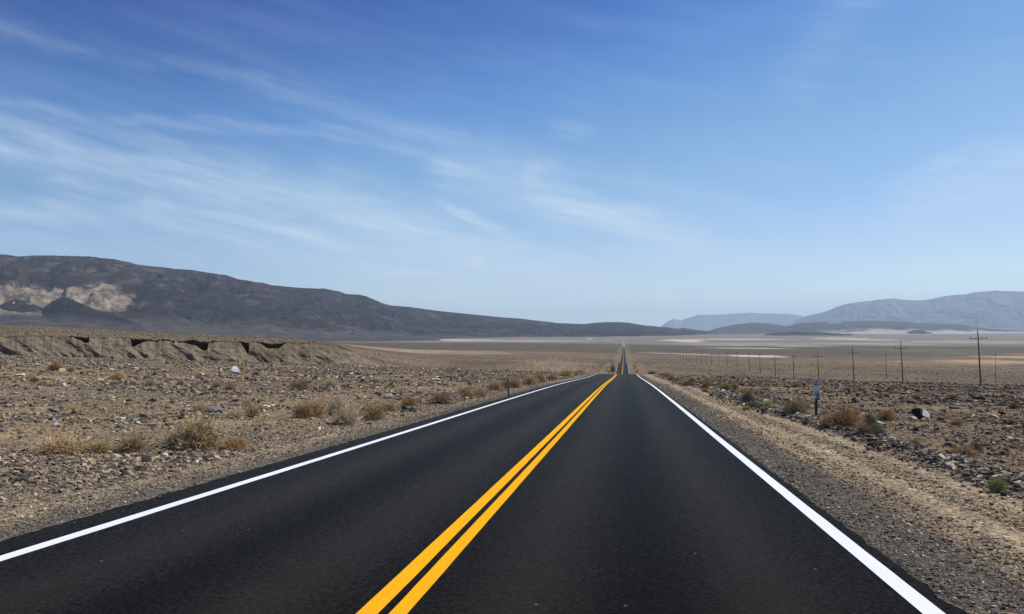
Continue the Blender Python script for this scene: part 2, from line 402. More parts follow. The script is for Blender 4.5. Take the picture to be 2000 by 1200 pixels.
def patch(x, y, px, py, rx_px, ry_px, soft=.5, nz=.6):
    """mask of a patch of other ground lying round the point seen at (px,py); sizes become metres there"""
    X0, Y0, Z0, D = at(px, py); x1, y1, _, _ = at(px + rx_px, py); x2, y2, _, D2 = at(px, py - ry_px)
    rx = abs(math.hypot(x1 - X0, y1 - Y0)); ry = max(abs(D2 - D), 5)
    a = math.atan2(X0, Y0); u = (x - X0) * math.cos(a) - (y - Y0) * math.sin(a); v = (x - X0) * math.sin(a) + (y - Y0) * math.cos(a)
    q = np.sqrt((u / rx) ** 2 + (v / ry) ** 2) + nz * fbm(u / rx * 3 + px, v / ry * 3 + py, 4)
    return 1 - sst(1 - soft, 1 + soft * .3, q)
def ground_color(x, y):
    q, d = cam_uv(x, y); d = np.maximum(d, 1); px = 1000 + 1500 * np.clip(q / d, -1.6, 1.6)
    dx = x - xc(y); D = np.hypot(x, y)
    n1 = fbm(x / 9, y / 9, 5); n2 = fbm(x / 60, y / 45, 5); n3 = fbm(x / 900, y / 350, 6)
    def C(*c): return np.array(c)
    col = np.ones(x.shape + (3,)) * C(.255, .195, .135)
    def mixc(k, c2):
        nonlocal col
        col = col + (np.asarray(c2) - col) * np.clip(k, 0, 1)[..., None]
    right = sst(1150, 1500, px)
    mixc(right * .8, (.225, .165, .118))
    mixc(sst(-.1, .35, n1) * .55, (.165, .145, .12)); mixc(sst(.1, .4, -n1) * .6, (.34, .25, .165))
    mixc(sst(.0, .4, n2) * .4, (.15, .125, .10))
    mixc(sst(180, 320, D) * .8, (.155, .122, .088)); mixc(sst(200, 400, D) * sst(-.05, .3, fbm(x / 40, y / 90, 5)) * .6, (.098, .080, .062)); mixc(sst(200, 400, D) * sst(.1, .4, fbm(x / 160 + 9, y / 300, 5)) * .6, (.205, .16, .112))
    # bands across the valley floor
    e = np.log(np.maximum(d, 1)) + .22 * n3
    mixc(sst(math.log(1350), math.log(1650), e) * .8, (.098, .085, .074))
    mixc(sst(math.log(3300), math.log(3900), e) * .8, (.22, .20, .18))
    mixc(sst(math.log(11000), math.log(16000), e) * .7, (.24, .22, .20))
    mixc(sst(math.log(900), math.log(2000), e) * sst(1250, 900, px) * 0, (.1, .1, .1))
    lf = (1 - sst(500, 900, px))
    mixc(lf * sst(1000, 1300, d) * .85, (.085, .078, .068))
    # roadside strips
    wob = .28 * fbm(x / .8 + 5, y / 3.5, 4)
    near = 1 - sst(180, 420, D)
    R_ = (dx > 0)
    gr = sst(2.15, 2.35, dx) * (1 - sst(2.95, 3.35, dx + wob)) * R_
    tan = sst(3.0, 3.3, dx + wob) * (1 - sst(5.0, 5.6, dx + wob)) * R_
    brm = sst(4.9, 5.4, dx + wob) * (1 - sst(6.2, 6.9, dx + wob)) * R_ * (1 - sst(70, 120, y))
    ph_ = .12 * np.sin(y / 9) - .5 * .25 * fbm(x / .8 + 5, y / 3.5, 3)
    mixc(tan * near, (.27, .215, .155)); mixc(tan * near * (np.exp(-((dx - 3.75 - ph_) / .2) ** 2) + np.exp(-((dx - 4.75 - ph_) / .2) ** 2)) * .7, (.40, .33, .24)); mixc(tan * near * sst(0, .4, fbm(x / .4, y / 7, 4)) * .7, (.185, .145, .11)); mixc(tan * near * sst(.05, .35, fbm(x / .35 + 9, y / 12, 4)) * .8, (.40, .32, .23)); mixc(gr * near, (.118, .108, .096)); mixc(brm * .7, (.15, .135, .115))
    Lx = -dx
    mixc(sst(5.6, 5.8, Lx) * (1 - sst(6.1, 6.7, Lx + wob)) * near, (.125, .115, .10))
    mixc(sst(6.1, 6.7, Lx + wob) * (1 - sst(7.3, 8.2, Lx + wob)) * near, (.27, .225, .17))
    mixc(((dx > 2.2) & (dx < 12) | (dx < -5.7) & (dx > -14)) * (1 - near) * .5, (.22, .17, .115))
    # pale playas, sand sheets and greener ground
    for (a, b_, rx, ry, cc, kk) in PATCH:
        mixc(patch(x, y, a, b_, rx, ry) * kk, cc)
    return col
PALE = (.62, .58, .52); SAND = (.46, .41, .35); PINK = (.50, .36, .25); ORN = (.32, .20, .12)
PATCH = [(1440, 663, 110, 1.6, PALE, .55), (1330, 665, 46, 2.0, PALE, .8), (1350, 668, 30, 1.5, PALE, .8), (1460, 680.5, 80, 1.3, PALE, .55), (1560, 677, 70, 1.0, PALE, .5),
         (1640, 662, 60, 3, PALE, .5), (1700, 664, 60, 1.8, PALE, .45), (1700, 672, 120, 2.5, SAND, .5), (1900, 668, 160, 3, SAND, .45), (1460, 673, 160, 3, SAND, .4),
         (1480, 695.5, 40, 2.0, PALE, .75), (1395, 694, 60, 1.1, PALE, .55), (1310, 690.5, 30, .8, PALE, .4), (1800, 684, 90, 3, (.13, .14, .095), .85), (1870, 690, 50, 2.5, (.14, .15, .10), .7), (1980, 676, 40, 2, (.16, .17, .13), .7),
         (1930, 707, 90, 5, PINK, .6), (1980, 697, 70, 2.4, PINK, .7), (1990, 692, 60, 1.5, ORN, .8), (1800, 709, 120, 6, ORN, .35), (1750, 723, 130, 3.5, (.13, .115, .10), .55), (1900, 728, 100, 3, (.14, .12, .11), .6), (1754, 706, 12, .7, PALE, .5),
         (870, 664.5, 110, 1.6, PALE, .7), (780, 662.5, 60, 1.0, PALE, .5), (660, 660, 14, 1.0, PALE, .6), (1000, 666, 160, 1.6, SAND, .6), (1151, 662.5, 8, .8, PALE, .8), (1185, 665, 10, .7, SAND, .6),
         (760, 682, 50, 2.4, (.37, .29, .205), .7), (1090, 708, 60, 5, (.33, .255, .18), .5), (1300, 703, 50, 1.0, (.12, .1, .08), .5)]
gcol = ground_color(GX, GY) * np.array([1.08, 1.04, .90])
ground = np_mesh('ground', np.stack([GX, GY, GZ], -1).reshape(-1, 3), grid_faces(len(ys), len(Cj)), m_ground, gcol.reshape(-1, 3), True)
tag(ground, 'tan gravelly desert plain falling away to a pale valley floor', kind='structure')

# ------------------------------------------------------------------ road and its painted lines
def strip(name, x0, x1, lift, material, y0=-60, y1=6900, thick=None, jit=0):
    yy = ys[(ys >= y0) & (ys <= y1)]
    cols = np.array(x0 if hasattr(x0, '__len__') else [x0, x1])
    Xs = cols[None, :] + xc(yy)[:, None]
    if thick:
        for e_ in (0, 1, -2, -1): Xs[:, e_] += .055 * fbm(yy / .33 + 9 * (e_ < 0), yy * 0 + 2, 4) * 1.6
    if jit: Xs = Xs + jit * fbm(cols[None, :] * 31 + yy[:, None] / 1.3, yy[:, None] / 3.1, 3)
    Zs = np.repeat((P(yy) + lift + 1.5e-5 * np.abs(yy))[:, None], len(cols), 1)
    Ys = np.repeat(yy[:, None], len(cols), 1)
    if thick:
        Zs[:, 0] -= thick; Zs[:, -1] -= thick
    return np_mesh(name, np.stack([Xs, Ys, Zs], -1).reshape(-1, 3), grid_faces(len(yy), len(cols)), material, None, False)
road = strip('road', [-5.84, -5.80, -4.5, -3, -1.65, 0, 1, 2.29, 2.33], None, 0, m_road, thick=.06)
tag(road, 'long straight two-lane blacktop road running to the valley floor', kind='structure')
lines = []
def marking(name, parts, m, label):
    o = None
    objs = [strip(name, a, b_, .004, m, jit=.006) for a, b_ in parts]
    vs_, fs_ = [], []
    return objs
for nm, a, b_, m, lb in (('edge_line', -5.345, -5.195, m_white, 'white edge line along the left side of the road'),
                         ('edge_line', 2.005, 2.16, m_white, 'white edge line along the right side of the road'),
                         ('centre_line', -1.80, -1.655, m_yellow, 'left stripe of the double yellow centre line'),
                         ('centre_line', -1.585, -1.46, m_yellow, 'right stripe of the double yellow centre line')):
    o = strip(nm, a, b_, .004, m, jit=.006); tag(o, lb, kind='structure')
# the two pale tracks the road divides into at its far end
for s in (-1, 1):
    k = np.linspace(0, 1, 12); Xb = xc(6850) - 1.7 + s * (42 * k ** 1.4); Yb = 6850 + 900 * k
    zb = T(Xb, Yb) + 1.2
    V = np.stack([np.stack([Xb - 4, Yb, zb], -1), np.stack([Xb + 4, Yb, zb], -1)], 1).reshape(-1, 3)
    o = np_mesh('branch_road', V, grid_faces(12, 2), noisy('pale_track', (.42, .39, .35), (.36, .33, .3), .1)); tag(o, 'pale %s branch where the far end of the road divides' % ('left' if s < 0 else 'right'), kind='structure')

# ------------------------------------------------------------------ mountains
BASIN = -108.3
def mountain(name, A, pxs, nrow, amp, lam, material, colfn, label, prof=1.0, strata=0, zf=-125, crestamp=0.0, fanpow=1.35, dx=4.0, seed=0):
    """A: rows (bearing px, y of crest, crest distance, y of slope foot, foot distance, distance where the fan starts)"""
    A = np.array(A, float); px = np.arange(pxs[0], pxs[1] + .1, dx)
    I = lambda k: np.interp(px, A[:, 0], A[:, k])
    ysil, Dc, yb, Db, Df = [I(k) for k in (1, 2, 3, 4, 5)]
    wig = fbm(px / 30. + seed, px * 0 + 3.3, 6, .62) * crestamp
    ysil = ysil + wig
    zc = EYE + (640 - ysil) * Dc / 1500.; zb = EYE + (640 - yb) * Db / 1500.
    u = (px - 1000) / 1500.
    s = np.concatenate([np.linspace(0, .25, max(nrow // 5, 4))[:-1], np.linspace(.25, 1, nrow), np.linspace(1, 1.35, max(nrow // 6, 5))[1:]])
    S, U = np.meshgrid(s, u, indexing='ij')
    n = lambda q: q[None, :]
    tf_ = np.clip(S / .25, 0, 1); tm = np.clip((S - .25) / .75, 0, 1); tb = np.clip((S - 1) / .35, 0, 1)
    D = n(Df) + (n(Db) - n(Df)) * tf_ + (n(Dc) - n(Db)) * tm + n(Dc) * .35 * tb
    zz = zf + (n(zb) - zf) * tf_ ** fanpow
    g = prof * tm ** 1.6 + (1 - prof) * tm
    zz = zz + (n(zc) - n(zb)) * g
    X_ = U * D * CY - D * SY; Y_ = U * D * SY + D * CY
    wx = fbm(X_ / (lam * 2.5) + seed, Y_ / (lam * 2.5), 3) * lam * .9
    r = ridged((U * D + wx) / lam + seed, (D + wx) / (lam * 2.6) + seed, 6) * .62 + .38 * fbm(X_ / (lam * .8), Y_ / (lam * .8) + seed, 6)
    env = np.sin(np.pi * np.clip(tm, 0, 1)) ** .55 * (1 - tb) + .05 * tm
    hrel = np.clip((n(zc) - n(zb)) / np.max(zc - zb), .12, 1)
    zz = zz + amp * (r - .25) * env * hrel
    if strata:
        q = zz / strata; fr = q - np.floor(q); k = sst(.5, .78, tm) * (1 - sst(.97, 1.0, tm)) * (1 - sst(420, 620, px[None, :]))
        zz = lerp(zz, (np.floor(q) + sst(.25, .75, fr)) * strata, k * .85)
    lim = (n(zc) - EYE) / n(Dc) * D + EYE                    # nothing in front may stand above the crest
    zz = np.where((tm < 1), np.minimum(zz, lim - (1 - tm) * 6), zz)
    zz = zz - tb * (n(zc) - zf) * tb
    zz[-1, :] = zf - 20
    colr = colfn(px[None, :] + 0 * D, tm, tf_, zz, X_, Y_, r, D)
    o = np_mesh(name, np.stack([X_, Y_, zz], -1).reshape(-1, 3), grid_faces(len(s), len(px)), material, colr.reshape(-1, 3), True)
    return tag(o, label, kind='structure')
def blend(col, k, c): return col + (np.asarray(c) - col) * np.clip(k, 0, 1)[..., None]
def c_left(px, tm, tf_, z, X_, Y_, r, D):
    n = fbm(X_ / 500, Y_ / 500 + z / 150, 5) + .5 * (r - .3); col = np.ones(px.shape + (3,)) * np.array((.021, .0145, .015))
    st = np.sin(z / 13 + 5 * fbm(X_ / 500, Y_ / 500, 4)) * (1 - sst(420, 640, px)) * sst(-.3, .2, fbm(X_ / 300 + 5, Y_ / 300, 3))
    col = blend(col, sst(.1, .9, st) * sst(.40, .65, tm) * .9, (.105, .078, .068)); col = blend(col, sst(.2, .9, -st) * sst(.45, .7, tm) * .6, (.030, .026, .030))
    col = blend(col, sst(.0, .5, n) * .5, (.070, .049, .040)); col = blend(col, sst(.0, .5, -n) * .7, (.013, .012, .015))
    col = blend(col, sst(.15, .4, fbm(X_ / 350 + 9, z / 60, 4)) * .35, (.11, .062, .052))
    fan = 1 - sst(0.0, .16, tm + .05 * n)
    col = blend(col, fan * .9, (.075, .068, .060))
    # pale badlands in the basin under the cliffs
    yy = 640 - (z - EYE) / D * 1500
    e = fbm(X_ / 260, Y_ / 260 + z / 90, 5) * 26
    up = np.interp(px, [-300, 0, 40, 100, 150, 200, 265, 300], [552, 556, 557, 566, 560, 558, 572, 600]) + e
    pale = sst(up - 3, up + 5, yy) * (1 - sst(268, 278, px + e * .9 + np.maximum(yy - 572, 0) * .85)) * (1 - sst(604, 618, yy + .4 * e))
    pn_ = pale * (.45 + .55 * sst(-.25, .1, fbm(X_ / 140 + 3, Y_ / 200, 5))); col = blend(col, pn_, (.235, .185, .135)); col = blend(col, pn_ * sst(.0, .3, fbm(X_ / 120, Y_ / 120, 4)) * .6, (.20, .135, .10)); col = blend(col, pn_ * sst(.12, .4, fbm(X_ / 90 + 9, Y_ / 160, 4)) * .7, (.34, .29, .22))
    return col
LR = [(-700, 500, 9000, 622, 4800, 2300), (-200, 490, 9000, 622, 4800, 2300), (0, 496, 9000, 622, 4900, 2400), (30, 500, 9000, 623, 4900, 2400), (60, 499, 9050, 624, 4900, 2400), (100, 499, 9100, 626, 5000, 2500), (170, 501, 9200, 630, 5050, 2600),
      (200, 504, 9250, 632, 5100, 2700), (250, 512, 9350, 635, 5150, 2800), (265, 517, 9400, 636, 5200, 2900), (290, 519, 9450, 637, 5200, 3000), (340, 525, 9550, 639, 5300, 3200), (370, 527, 9600, 641, 5400, 3400), (400, 532, 9700, 642, 5500, 3500),
      (440, 538, 9800, 644, 5600, 3700), (465, 546, 9850, 646, 5700, 3900), (500, 551, 9950, 647, 5800, 4100), (512, 552, 10000, 648, 5900, 4100), (530, 557, 10000, 649, 6000, 4200), (590, 563, 10200, 651, 6200, 4500), (630, 564, 10300, 652, 6400, 4800),
      (660, 569, 10400, 653, 6600, 5000), (678, 575, 10500, 654, 6700, 5100), (700, 576, 10700, 655, 6900, 5300), (715, 579, 10800, 655, 7000, 5400), (745, 592, 11000, 656, 7200, 5600), (765, 597, 11200, 657, 7400, 5700), (800, 600, 11500, 658, 7600, 6000),
      (850, 607, 11800, 658.5, 7900, 6500), (920, 614, 12200, 659, 8200, 7000), (970, 619, 12500, 659.5, 8400, 7300), (1020, 623, 12800, 660, 8600, 7600), (1090, 631, 13200, 660, 8700, 7900), (1140, 633, 13500, 660, 8700, 8000), (1185, 629, 13800, 660, 8700, 8000),
      (1225, 630, 14000, 660, 8800, 8000), (1260, 636, 14300, 659.5, 9200, 8200), (1325, 642, 14800, 658, 10000, 9000), (1335, 641, 15000, 657.5, 10200, 9200), (1360, 645, 15200, 656, 11000, 9600), (1390, 648, 15600, 655, 11800, 10000), (1430, 652.5, 16000, 654, 12500, 11000), (1520, 660, 16000, 660, 12500, 11000)]
mountain('mountain_range', LR, (-700, 1520), 220, 560, 800, m_mtn, c_left, 'long dark purplish mountain range sloping down from left to right', prof=.62, strata=46, crestamp=1.0, dx=2.5)
def c_dark(px, tm, tf_, z, X_, Y_, r, D):
    n = fbm(X_ / 300, Y_ / 300, 5); col = np.ones(px.shape + (3,)) * np.array((.024, .020, .022))
    col = blend(col, sst(.0, .4, n) * .6, (.078, .066, .058)); return blend(col, (1 - sst(0, .3, tm)) * .6, (.085, .076, .066))
FH = [(232, 633, 6600, 634, 5600, 3000), (262, 592, 6700, 634, 5600, 3000), (285, 574, 6900, 635, 5600, 3000), (320, 567, 7000, 636, 5600, 3100), (360, 571, 7100, 637, 5600, 3200), (420, 580, 7200, 641, 5700, 3600), (480, 583, 7300, 645, 5900, 3900), (540, 592, 7400, 648, 6100, 4200),
      (600, 598, 7600, 651, 6300, 4500), (660, 603, 7900, 653, 6600, 4900), (720, 612, 8200, 655, 7000, 5300), (800, 628, 8600, 657, 7400, 5900), (880, 640, 9000, 658.5, 7900, 6400), (960, 652, 9300, 659.5, 8300, 7000), (1010, 661, 9400, 661, 8500, 7300)]
mountain('foothill', FH, (232, 1010), 110, 260, 620, m_mtn, c_dark, 'dark rounded foothills in front of the cliffs of the mountain range', prof=.25, crestamp=2.2, dx=2.5, seed=5)
for A, pr, lb in (([(-40, 612, 5600, 618, 5300, 4300), (0, 596, 5650, 618, 5300, 4300), (14, 589, 5700, 618, 5300, 4300), (32, 586, 5700, 619, 5300, 4300), (50, 588, 5700, 620, 5300, 4300), (72, 597, 5650, 622, 5300, 4300), (95, 606, 5600, 623, 5300, 4300), (120, 624, 5600, 624, 5300, 4300), (134, 634, 5600, 624, 5300, 4300)], (-40, 134), 'low dark hill in front of the pale badlands at the left edge'),
                  ([(60, 630, 5300, 622, 5000, 4100), (74, 609, 5300, 622, 5000, 4100), (90, 597, 5300, 622, 5000, 4100), (110, 584, 5350, 622, 5000, 4100), (122, 581, 5350, 622, 5000, 4100), (135, 583, 5350, 623, 5000, 4100), (160, 594, 5300, 625, 5000, 4100), (190, 606, 5300, 628, 5000, 4100), (216, 612, 5250, 630, 5000, 4100), (240, 620, 5200, 632, 5000, 4100), (268, 632, 5200, 634, 5000, 4100), (285, 642, 5200, 634, 5000, 4100)], (60, 285), 'dark cone-shaped hill in front of the pale badlands')):
    mountain('hill', A, pr, 50, 50, 300, m_mtn, c_dark, lb, prof=.1, crestamp=1.2, dx=2, seed=pr[0])
def c_mid(px, tm, tf_, z, X_, Y_, r, D):
    n = fbm(X_ / 900, Y_ / 900, 5); col = np.ones(px.shape + (3,)) * np.array((.060, .055, .055))
    col = blend(col, sst(.0, .4, n) * .5, (.09, .08, .07))
    k = (1 - sst(.18, .42, tm + .35 * fbm(X_ / 700 + 3, Y_ / 700, 4))) * sst(1590, 1650, px)
    col = blend(col, k * .9, (.42, .38, .33)); return col
RH = [(1330, 660, 17000, 653.5, 12500, 11500), (1380, 648.5, 17000, 653, 13000, 11500), (1400, 641, 17000, 652.5, 13200, 12000), (1430, 635, 17000, 652, 13500, 12000), (1470, 630.5, 17200, 651.5, 13800, 12000), (1500, 631.5, 17300, 651, 14000, 12000), (1530, 637, 17300, 651, 14000, 12000),
      (1545, 637, 17300, 651, 14000, 12000), (1560, 632, 17400, 651, 14000, 12000), (1580, 630, 17500, 651, 14000, 12000), (1610, 629, 17500, 651.5, 14000, 12000), (1622, 632, 17500, 652, 14000, 12000), (1640, 632.5, 17600, 652.5, 13500, 11500), (1665, 628, 17700, 653, 13000, 11200), (1700, 626.5, 17800, 653.5, 12800, 11000),
      (1750, 628, 17900, 654, 12600, 11000), (1800, 631, 18000, 654, 12600, 11000), (1850, 633, 18200, 653, 13000, 11500), (1880, 634, 18300, 652, 13500, 12000), (1900, 637.5, 18400, 650, 14500, 12500), (1930, 642, 18500, 649, 15500, 13500), (1990, 646.5, 18500, 649, 16000, 14000), (2100, 649, 18500, 650, 16000, 14000)]
mountain('low_hills', RH, (1330, 2100), 70, 95, 700, m_mtn, c_mid, 'low dark hills with pale sand at their feet on the far right of the valley', prof=.5, crestamp=.8, dx=2.5, seed=11)
for A, pr, lb in (([(1490, 655, 11000, 657, 10300, 9800), (1520, 650, 11000, 657, 10300, 9800), (1560, 648, 11000, 657, 10300, 9800), (1620, 651, 11000, 657, 10300, 9800), (1680, 656, 11000, 657, 10300, 9800)], (1490, 680 + 1000), 'thin dark rise below the low hills'),
                  ([(1730, 658, 13500, 656, 12500, 12000), (1765, 650, 13600, 656, 12500, 12000), (1785, 645, 13600, 656, 12500, 12000), (1800, 645, 13600, 656, 12500, 12000), (1822, 651, 13500, 656, 12500, 12000), (1850, 658, 13500, 657, 12500, 12000)], (1730, 1850), 'small dark knoll among the pale sands on the right')):
    mountain('hill', A, pr, 30, 20, 400, m_mtn, c_dark, lb, prof=.2, crestamp=.8, dx=2, seed=pr[0])
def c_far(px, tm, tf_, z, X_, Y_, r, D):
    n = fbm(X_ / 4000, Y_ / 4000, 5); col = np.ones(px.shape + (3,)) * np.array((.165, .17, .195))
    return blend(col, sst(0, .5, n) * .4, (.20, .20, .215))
F1 = [(1240, 650, 44000, 645, 36000, 31000), (1285, 641, 44000, 644, 36000, 31000), (1300, 631, 44000, 644, 36000, 31000), (1315, 623.5, 44000, 644, 36000, 31000), (1330, 626, 44000, 644, 36000, 31000), (1350, 620, 44000, 644, 36000, 31000), (1362, 615.5, 44000, 644, 36000, 31000), (1385, 615.5, 44000, 644, 36000, 31000), (1420, 613.5, 44000, 644, 36000, 31000),
      (1460, 611, 44000, 644, 36000, 31000), (1500, 612, 44000, 644, 36000, 31000), (1540, 614, 44000, 644, 36000, 31000), (1575, 619, 44000, 644, 36000, 31000), (1650, 632, 44000, 644, 36000, 31000)]
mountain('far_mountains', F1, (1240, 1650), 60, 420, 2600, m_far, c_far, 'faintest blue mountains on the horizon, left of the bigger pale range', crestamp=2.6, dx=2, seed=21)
F2 = [(1530, 640, 29000, 644.5, 22000, 18000), (1572, 619, 29000, 644.5, 22000, 18000), (1600, 612.5, 29000, 644.5, 22000, 18000), (1625, 604, 29000, 644.5, 22000, 18000), (1640, 598, 29000, 644.5, 22000, 18000), (1660, 592, 29000, 644, 22000, 18000), (1700, 588, 29000, 644, 22000, 18000), (1712, 585, 29000, 644, 22000, 18000), (1745, 583.5, 29000, 643.5, 22000, 18000), (1775, 587, 29000, 643, 22000, 18000), (1810, 587, 29000, 643, 22000, 18000),
      (1850, 577, 29000, 642, 22000, 18000), (1890, 574.5, 29000, 641.5, 22000, 18000), (1915, 569.5, 29000, 641, 22000, 18000), (1945, 568, 29000, 641, 22000, 18000), (1990, 570, 29000, 641, 22000, 18000), (2100, 573, 29000, 641, 22000, 18000), (2400, 590, 29000, 642, 22000, 18000), (3000, 600, 29000, 642, 22000, 18000)]
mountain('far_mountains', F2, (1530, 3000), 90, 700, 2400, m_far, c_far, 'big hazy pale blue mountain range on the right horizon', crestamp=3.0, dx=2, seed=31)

# ------------------------------------------------------------------ eroded bank on the left
def build_bank():
    px = np.arange(-260, 860, 1.0); n = len(px)
    ed = np.interp(px, BX0, BD0)
    ytop = np.interp(px, PLX, PLT)
    # spurs reach towards the road, gullies bite into the bank: slanting to the right as they come down
    rise = np.clip(1 - sst(600, 850, px), 0, 1)
    nlev = 34; lev = np.linspace(0, 1, nlev)
    zt = EYE - (ytop - 640) * (ed + 6) / 1500.
    zb = zt - (3.2 + 4.6 * rise)
    zt = zt - .35 + .9 * fbm(px / 26., px * 0 + 8, 5)
    cav = np.zeros(n); depth = np.zeros(n)
    for a, b_, hgt, dp, kd in ((140, 176, .34, 5., 'R'), (256, 289, .46, 6., 'L'), (289, 316, .10, 3., 'M'), (318, 343, .17, 3., 'R'), (350, 409, .50, 6.5, 'R'), (409, 428, .10, 3., 'L'), (468, 487, .62, 4., 'R'), (503, 562, .26, 5., 'M'), (660, 690, .10, 2., 'M')):
        k = (px >= a) & (px <= b_); q = np.clip((px - a) / (b_ - a), 0, 1)
        sh = {'R': q ** .8 * np.clip((1 - q) * 14, 0, 1), 'L': (1 - q) ** .8 * np.clip(q * 14, 0, 1), 'M': np.minimum(1, 3.5 * np.minimum(q, 1 - q))}[kd] * (.92 + .16 * pn(px / 13., px * 0 + a))
        cav = np.where(k, np.maximum(cav, hgt * sh), cav); depth = np.where(k, np.maximum(depth, dp * np.minimum(1, 8 * np.minimum(q, 1 - q))), depth)
    rows = []
    cols = []
    lx = (px - 1000) / 1500. * ed            # metres along the bank
    for L in lev:                            # talus apron, from the wash up to the foot of the cap
        sl = lx - (1 - L) * 9.0
        sw_ = sl + 9 * pn(sl / 31., sl * 0 + 7) + 4 * pn(sl / 11., sl * 0 + 2)
        spur = (.5 + .5 * np.cos(2 * np.pi * sw_ / 26.0)) * (.12 + 1.5 * np.abs(pn(sl / 37. + 5, sl * 0))) + .18 * np.cos(2 * np.pi * sw_ / 7.3) * pn(sl / 17., sl * 0 + 3)
        spur = np.clip(spur, 0, 1.2)
        reach = (8.5 * spur + 3 * fbm(sl / 5., sl * 0 + L * 2, 4)) * (1 - L) ** .85 * (.35 + .65 * rise)
        d = ed + 6 - (1 - L) * 9 - reach
        top = zt - cav * (zt - zb)
        z = np.minimum(zb + (zt - zb) * L ** .95, top) + .32 * fbm(lx / 1.6 + 4, L * 7 + 0 * lx, 5) * (1 - L ** 3)
        rows.append((d + 0 * px, z))
    top = zt - cav * (zt - zb)
    rows.append((ed + 6 + depth, top + .05 + .1 * cav)); rows.append((ed + 6 + depth, zt - .55))     # back of the hollow, its roof
    lip = ed + 5.6 - .5 * (cav > 0) + .5 * fbm(lx / 1.4, lx * 0, 4)
    rows.append((lip, zt - .42 + .35 * fbm(lx / 1.5, lx * 0 + 4, 4))); rows.append((lip + .05, zt - .05)); rows.append((lip + 1.2, zt + .12))
    for q in (6, 14, 26): rows.append((ed + 6 + q, None))
    V = np.zeros((len(rows), n, 3)); u = (px - 1000) / 1500.
    for i, (d, z) in enumerate(rows):
        V[i, :, 0] = u * d * CY - d * SY; V[i, :, 1] = u * d * SY + d * CY
        if z is None: z = T(V[i, :, 0], V[i, :, 1]) + (.25 if i == len(rows) - 3 else (.1 if i == len(rows) - 2 else -.6))
        V[i, :, 2] = z
    V[0, :, 2] -= 1.5
    kf = sst(640, 800, px)[None, :]; V[..., 2] = lerp(V[..., 2], T(V[..., 0], V[..., 1]) - .5, kf)
    Xv, Yv, Zv = V[..., 0], V[..., 1], V[..., 2]
    nn = fbm(Xv / 6, Yv / 6 + Zv, 5); c_ = np.ones(Xv.shape + (3,)) * np.array((.215, .172, .115))
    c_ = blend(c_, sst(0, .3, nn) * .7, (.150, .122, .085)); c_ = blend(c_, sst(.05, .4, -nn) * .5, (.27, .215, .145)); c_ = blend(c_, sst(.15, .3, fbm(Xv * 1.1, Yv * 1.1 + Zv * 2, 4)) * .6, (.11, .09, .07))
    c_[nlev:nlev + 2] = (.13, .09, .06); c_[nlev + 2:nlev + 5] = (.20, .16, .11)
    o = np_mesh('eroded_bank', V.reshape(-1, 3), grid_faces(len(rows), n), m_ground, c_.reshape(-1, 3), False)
    tag(o, 'eroded tan earth bank with dark undercut hollows on the left', kind='structure')
build_bank()

# ------------------------------------------------------------------ loose stones
def stone_shapes():
    out = []
    for k in range(10):
        r_ = np.random.default_rng(100 + k)
        c = np.array([(a, b_, d) for a in (-1, 1) for b_ in (-1, 1) for d in (-1, 1)], float)
        c[:, :2] *= r_.uniform(.45, 1.0, (8, 2)); c[:, 2] *= r_.uniform(.5, 1.0, 8); c[4:, 0] *= r_.uniform(.5, 1)
        out.append(c)
    return np.array(out)
SH = stone_shapes()
SF = np.array([(0, 1, 3), (0, 3, 2), (4, 6, 7), (4, 7, 5), (0, 4, 5), (0, 5, 1), (2, 3, 7), (2, 7, 6), (0, 2, 6), (0, 6, 4), (1, 5, 7), (1, 7, 3)])
PAL = np.array([(.070, .064, .058), (.12, .108, .095), (.18, .16, .135), (.25, .20, .148), (.33, .25, .172), (.46, .41, .34), (.17, .10, .065), (.13, .123, .12)])
def stones(name, x, y, s, pal_p, label, seed, flat=(.3, .75), sink=.25, bright=1.0):
    r_ = np.random.default_rng(seed); n = len(x)
    k = r_.integers(0, len(SH), n); V = SH[k].copy()
    V *= (s[:, None] * .5 * np.stack([r_.uniform(.8, 1.3, n), r_.uniform(.6, 1.05, n), r_.uniform(*flat, n)], 1))[:, None, :]
    th = r_.uniform(0, 2 * np.pi, n); ti = r_.normal(0, .32, n)
    cx, sx_ = np.cos(ti)[:, None], np.sin(ti)[:, None]; X1 = V[..., 0] * cx - V[..., 2] * sx_; Z1 = V[..., 0] * sx_ + V[..., 2] * cx
    c_, s_ = np.cos(th)[:, None], np.sin(th)[:, None]; X2 = X1 * c_ - V[..., 1] * s_; Y2 = X1 * s_ + V[..., 1] * c_
    gz = T(x, y)
    V = np.stack([X2 + x[:, None], Y2 + y[:, None], Z1 + (gz + s * .18 * (1 - sink))[:, None]], -1)
    pc = PAL[r_.choice(len(PAL), n, p=np.array(pal_p) / sum(pal_p))] * r_.uniform(.7, 1.3, n)[:, None] * bright * np.array([1.08, 1.05, .93])
    F = (SF[None] + (np.arange(n) * 8)[:, None, None]).reshape(-1, 3)
    o = np_mesh(name, V.reshape(-1, 3), F, m_stone, np.repeat(pc, 8, 0), False)
    return tag(o, label, 'stones', kind='stuff')
m_stone, t, b = mat('loose_stone', rough=.95, spec=.06)
t.put(b.inputs['Base Color'], t.mix(.5, t.new('ShaderNodeVertexColor', layer_name='Col').outputs['Color'], t.ramp(t.noise(t.new('ShaderNodeNewGeometry').outputs['Position'], 30, 4, .6), [(.3, .7), (.7, 1.3)]), 'MULTIPLY'))
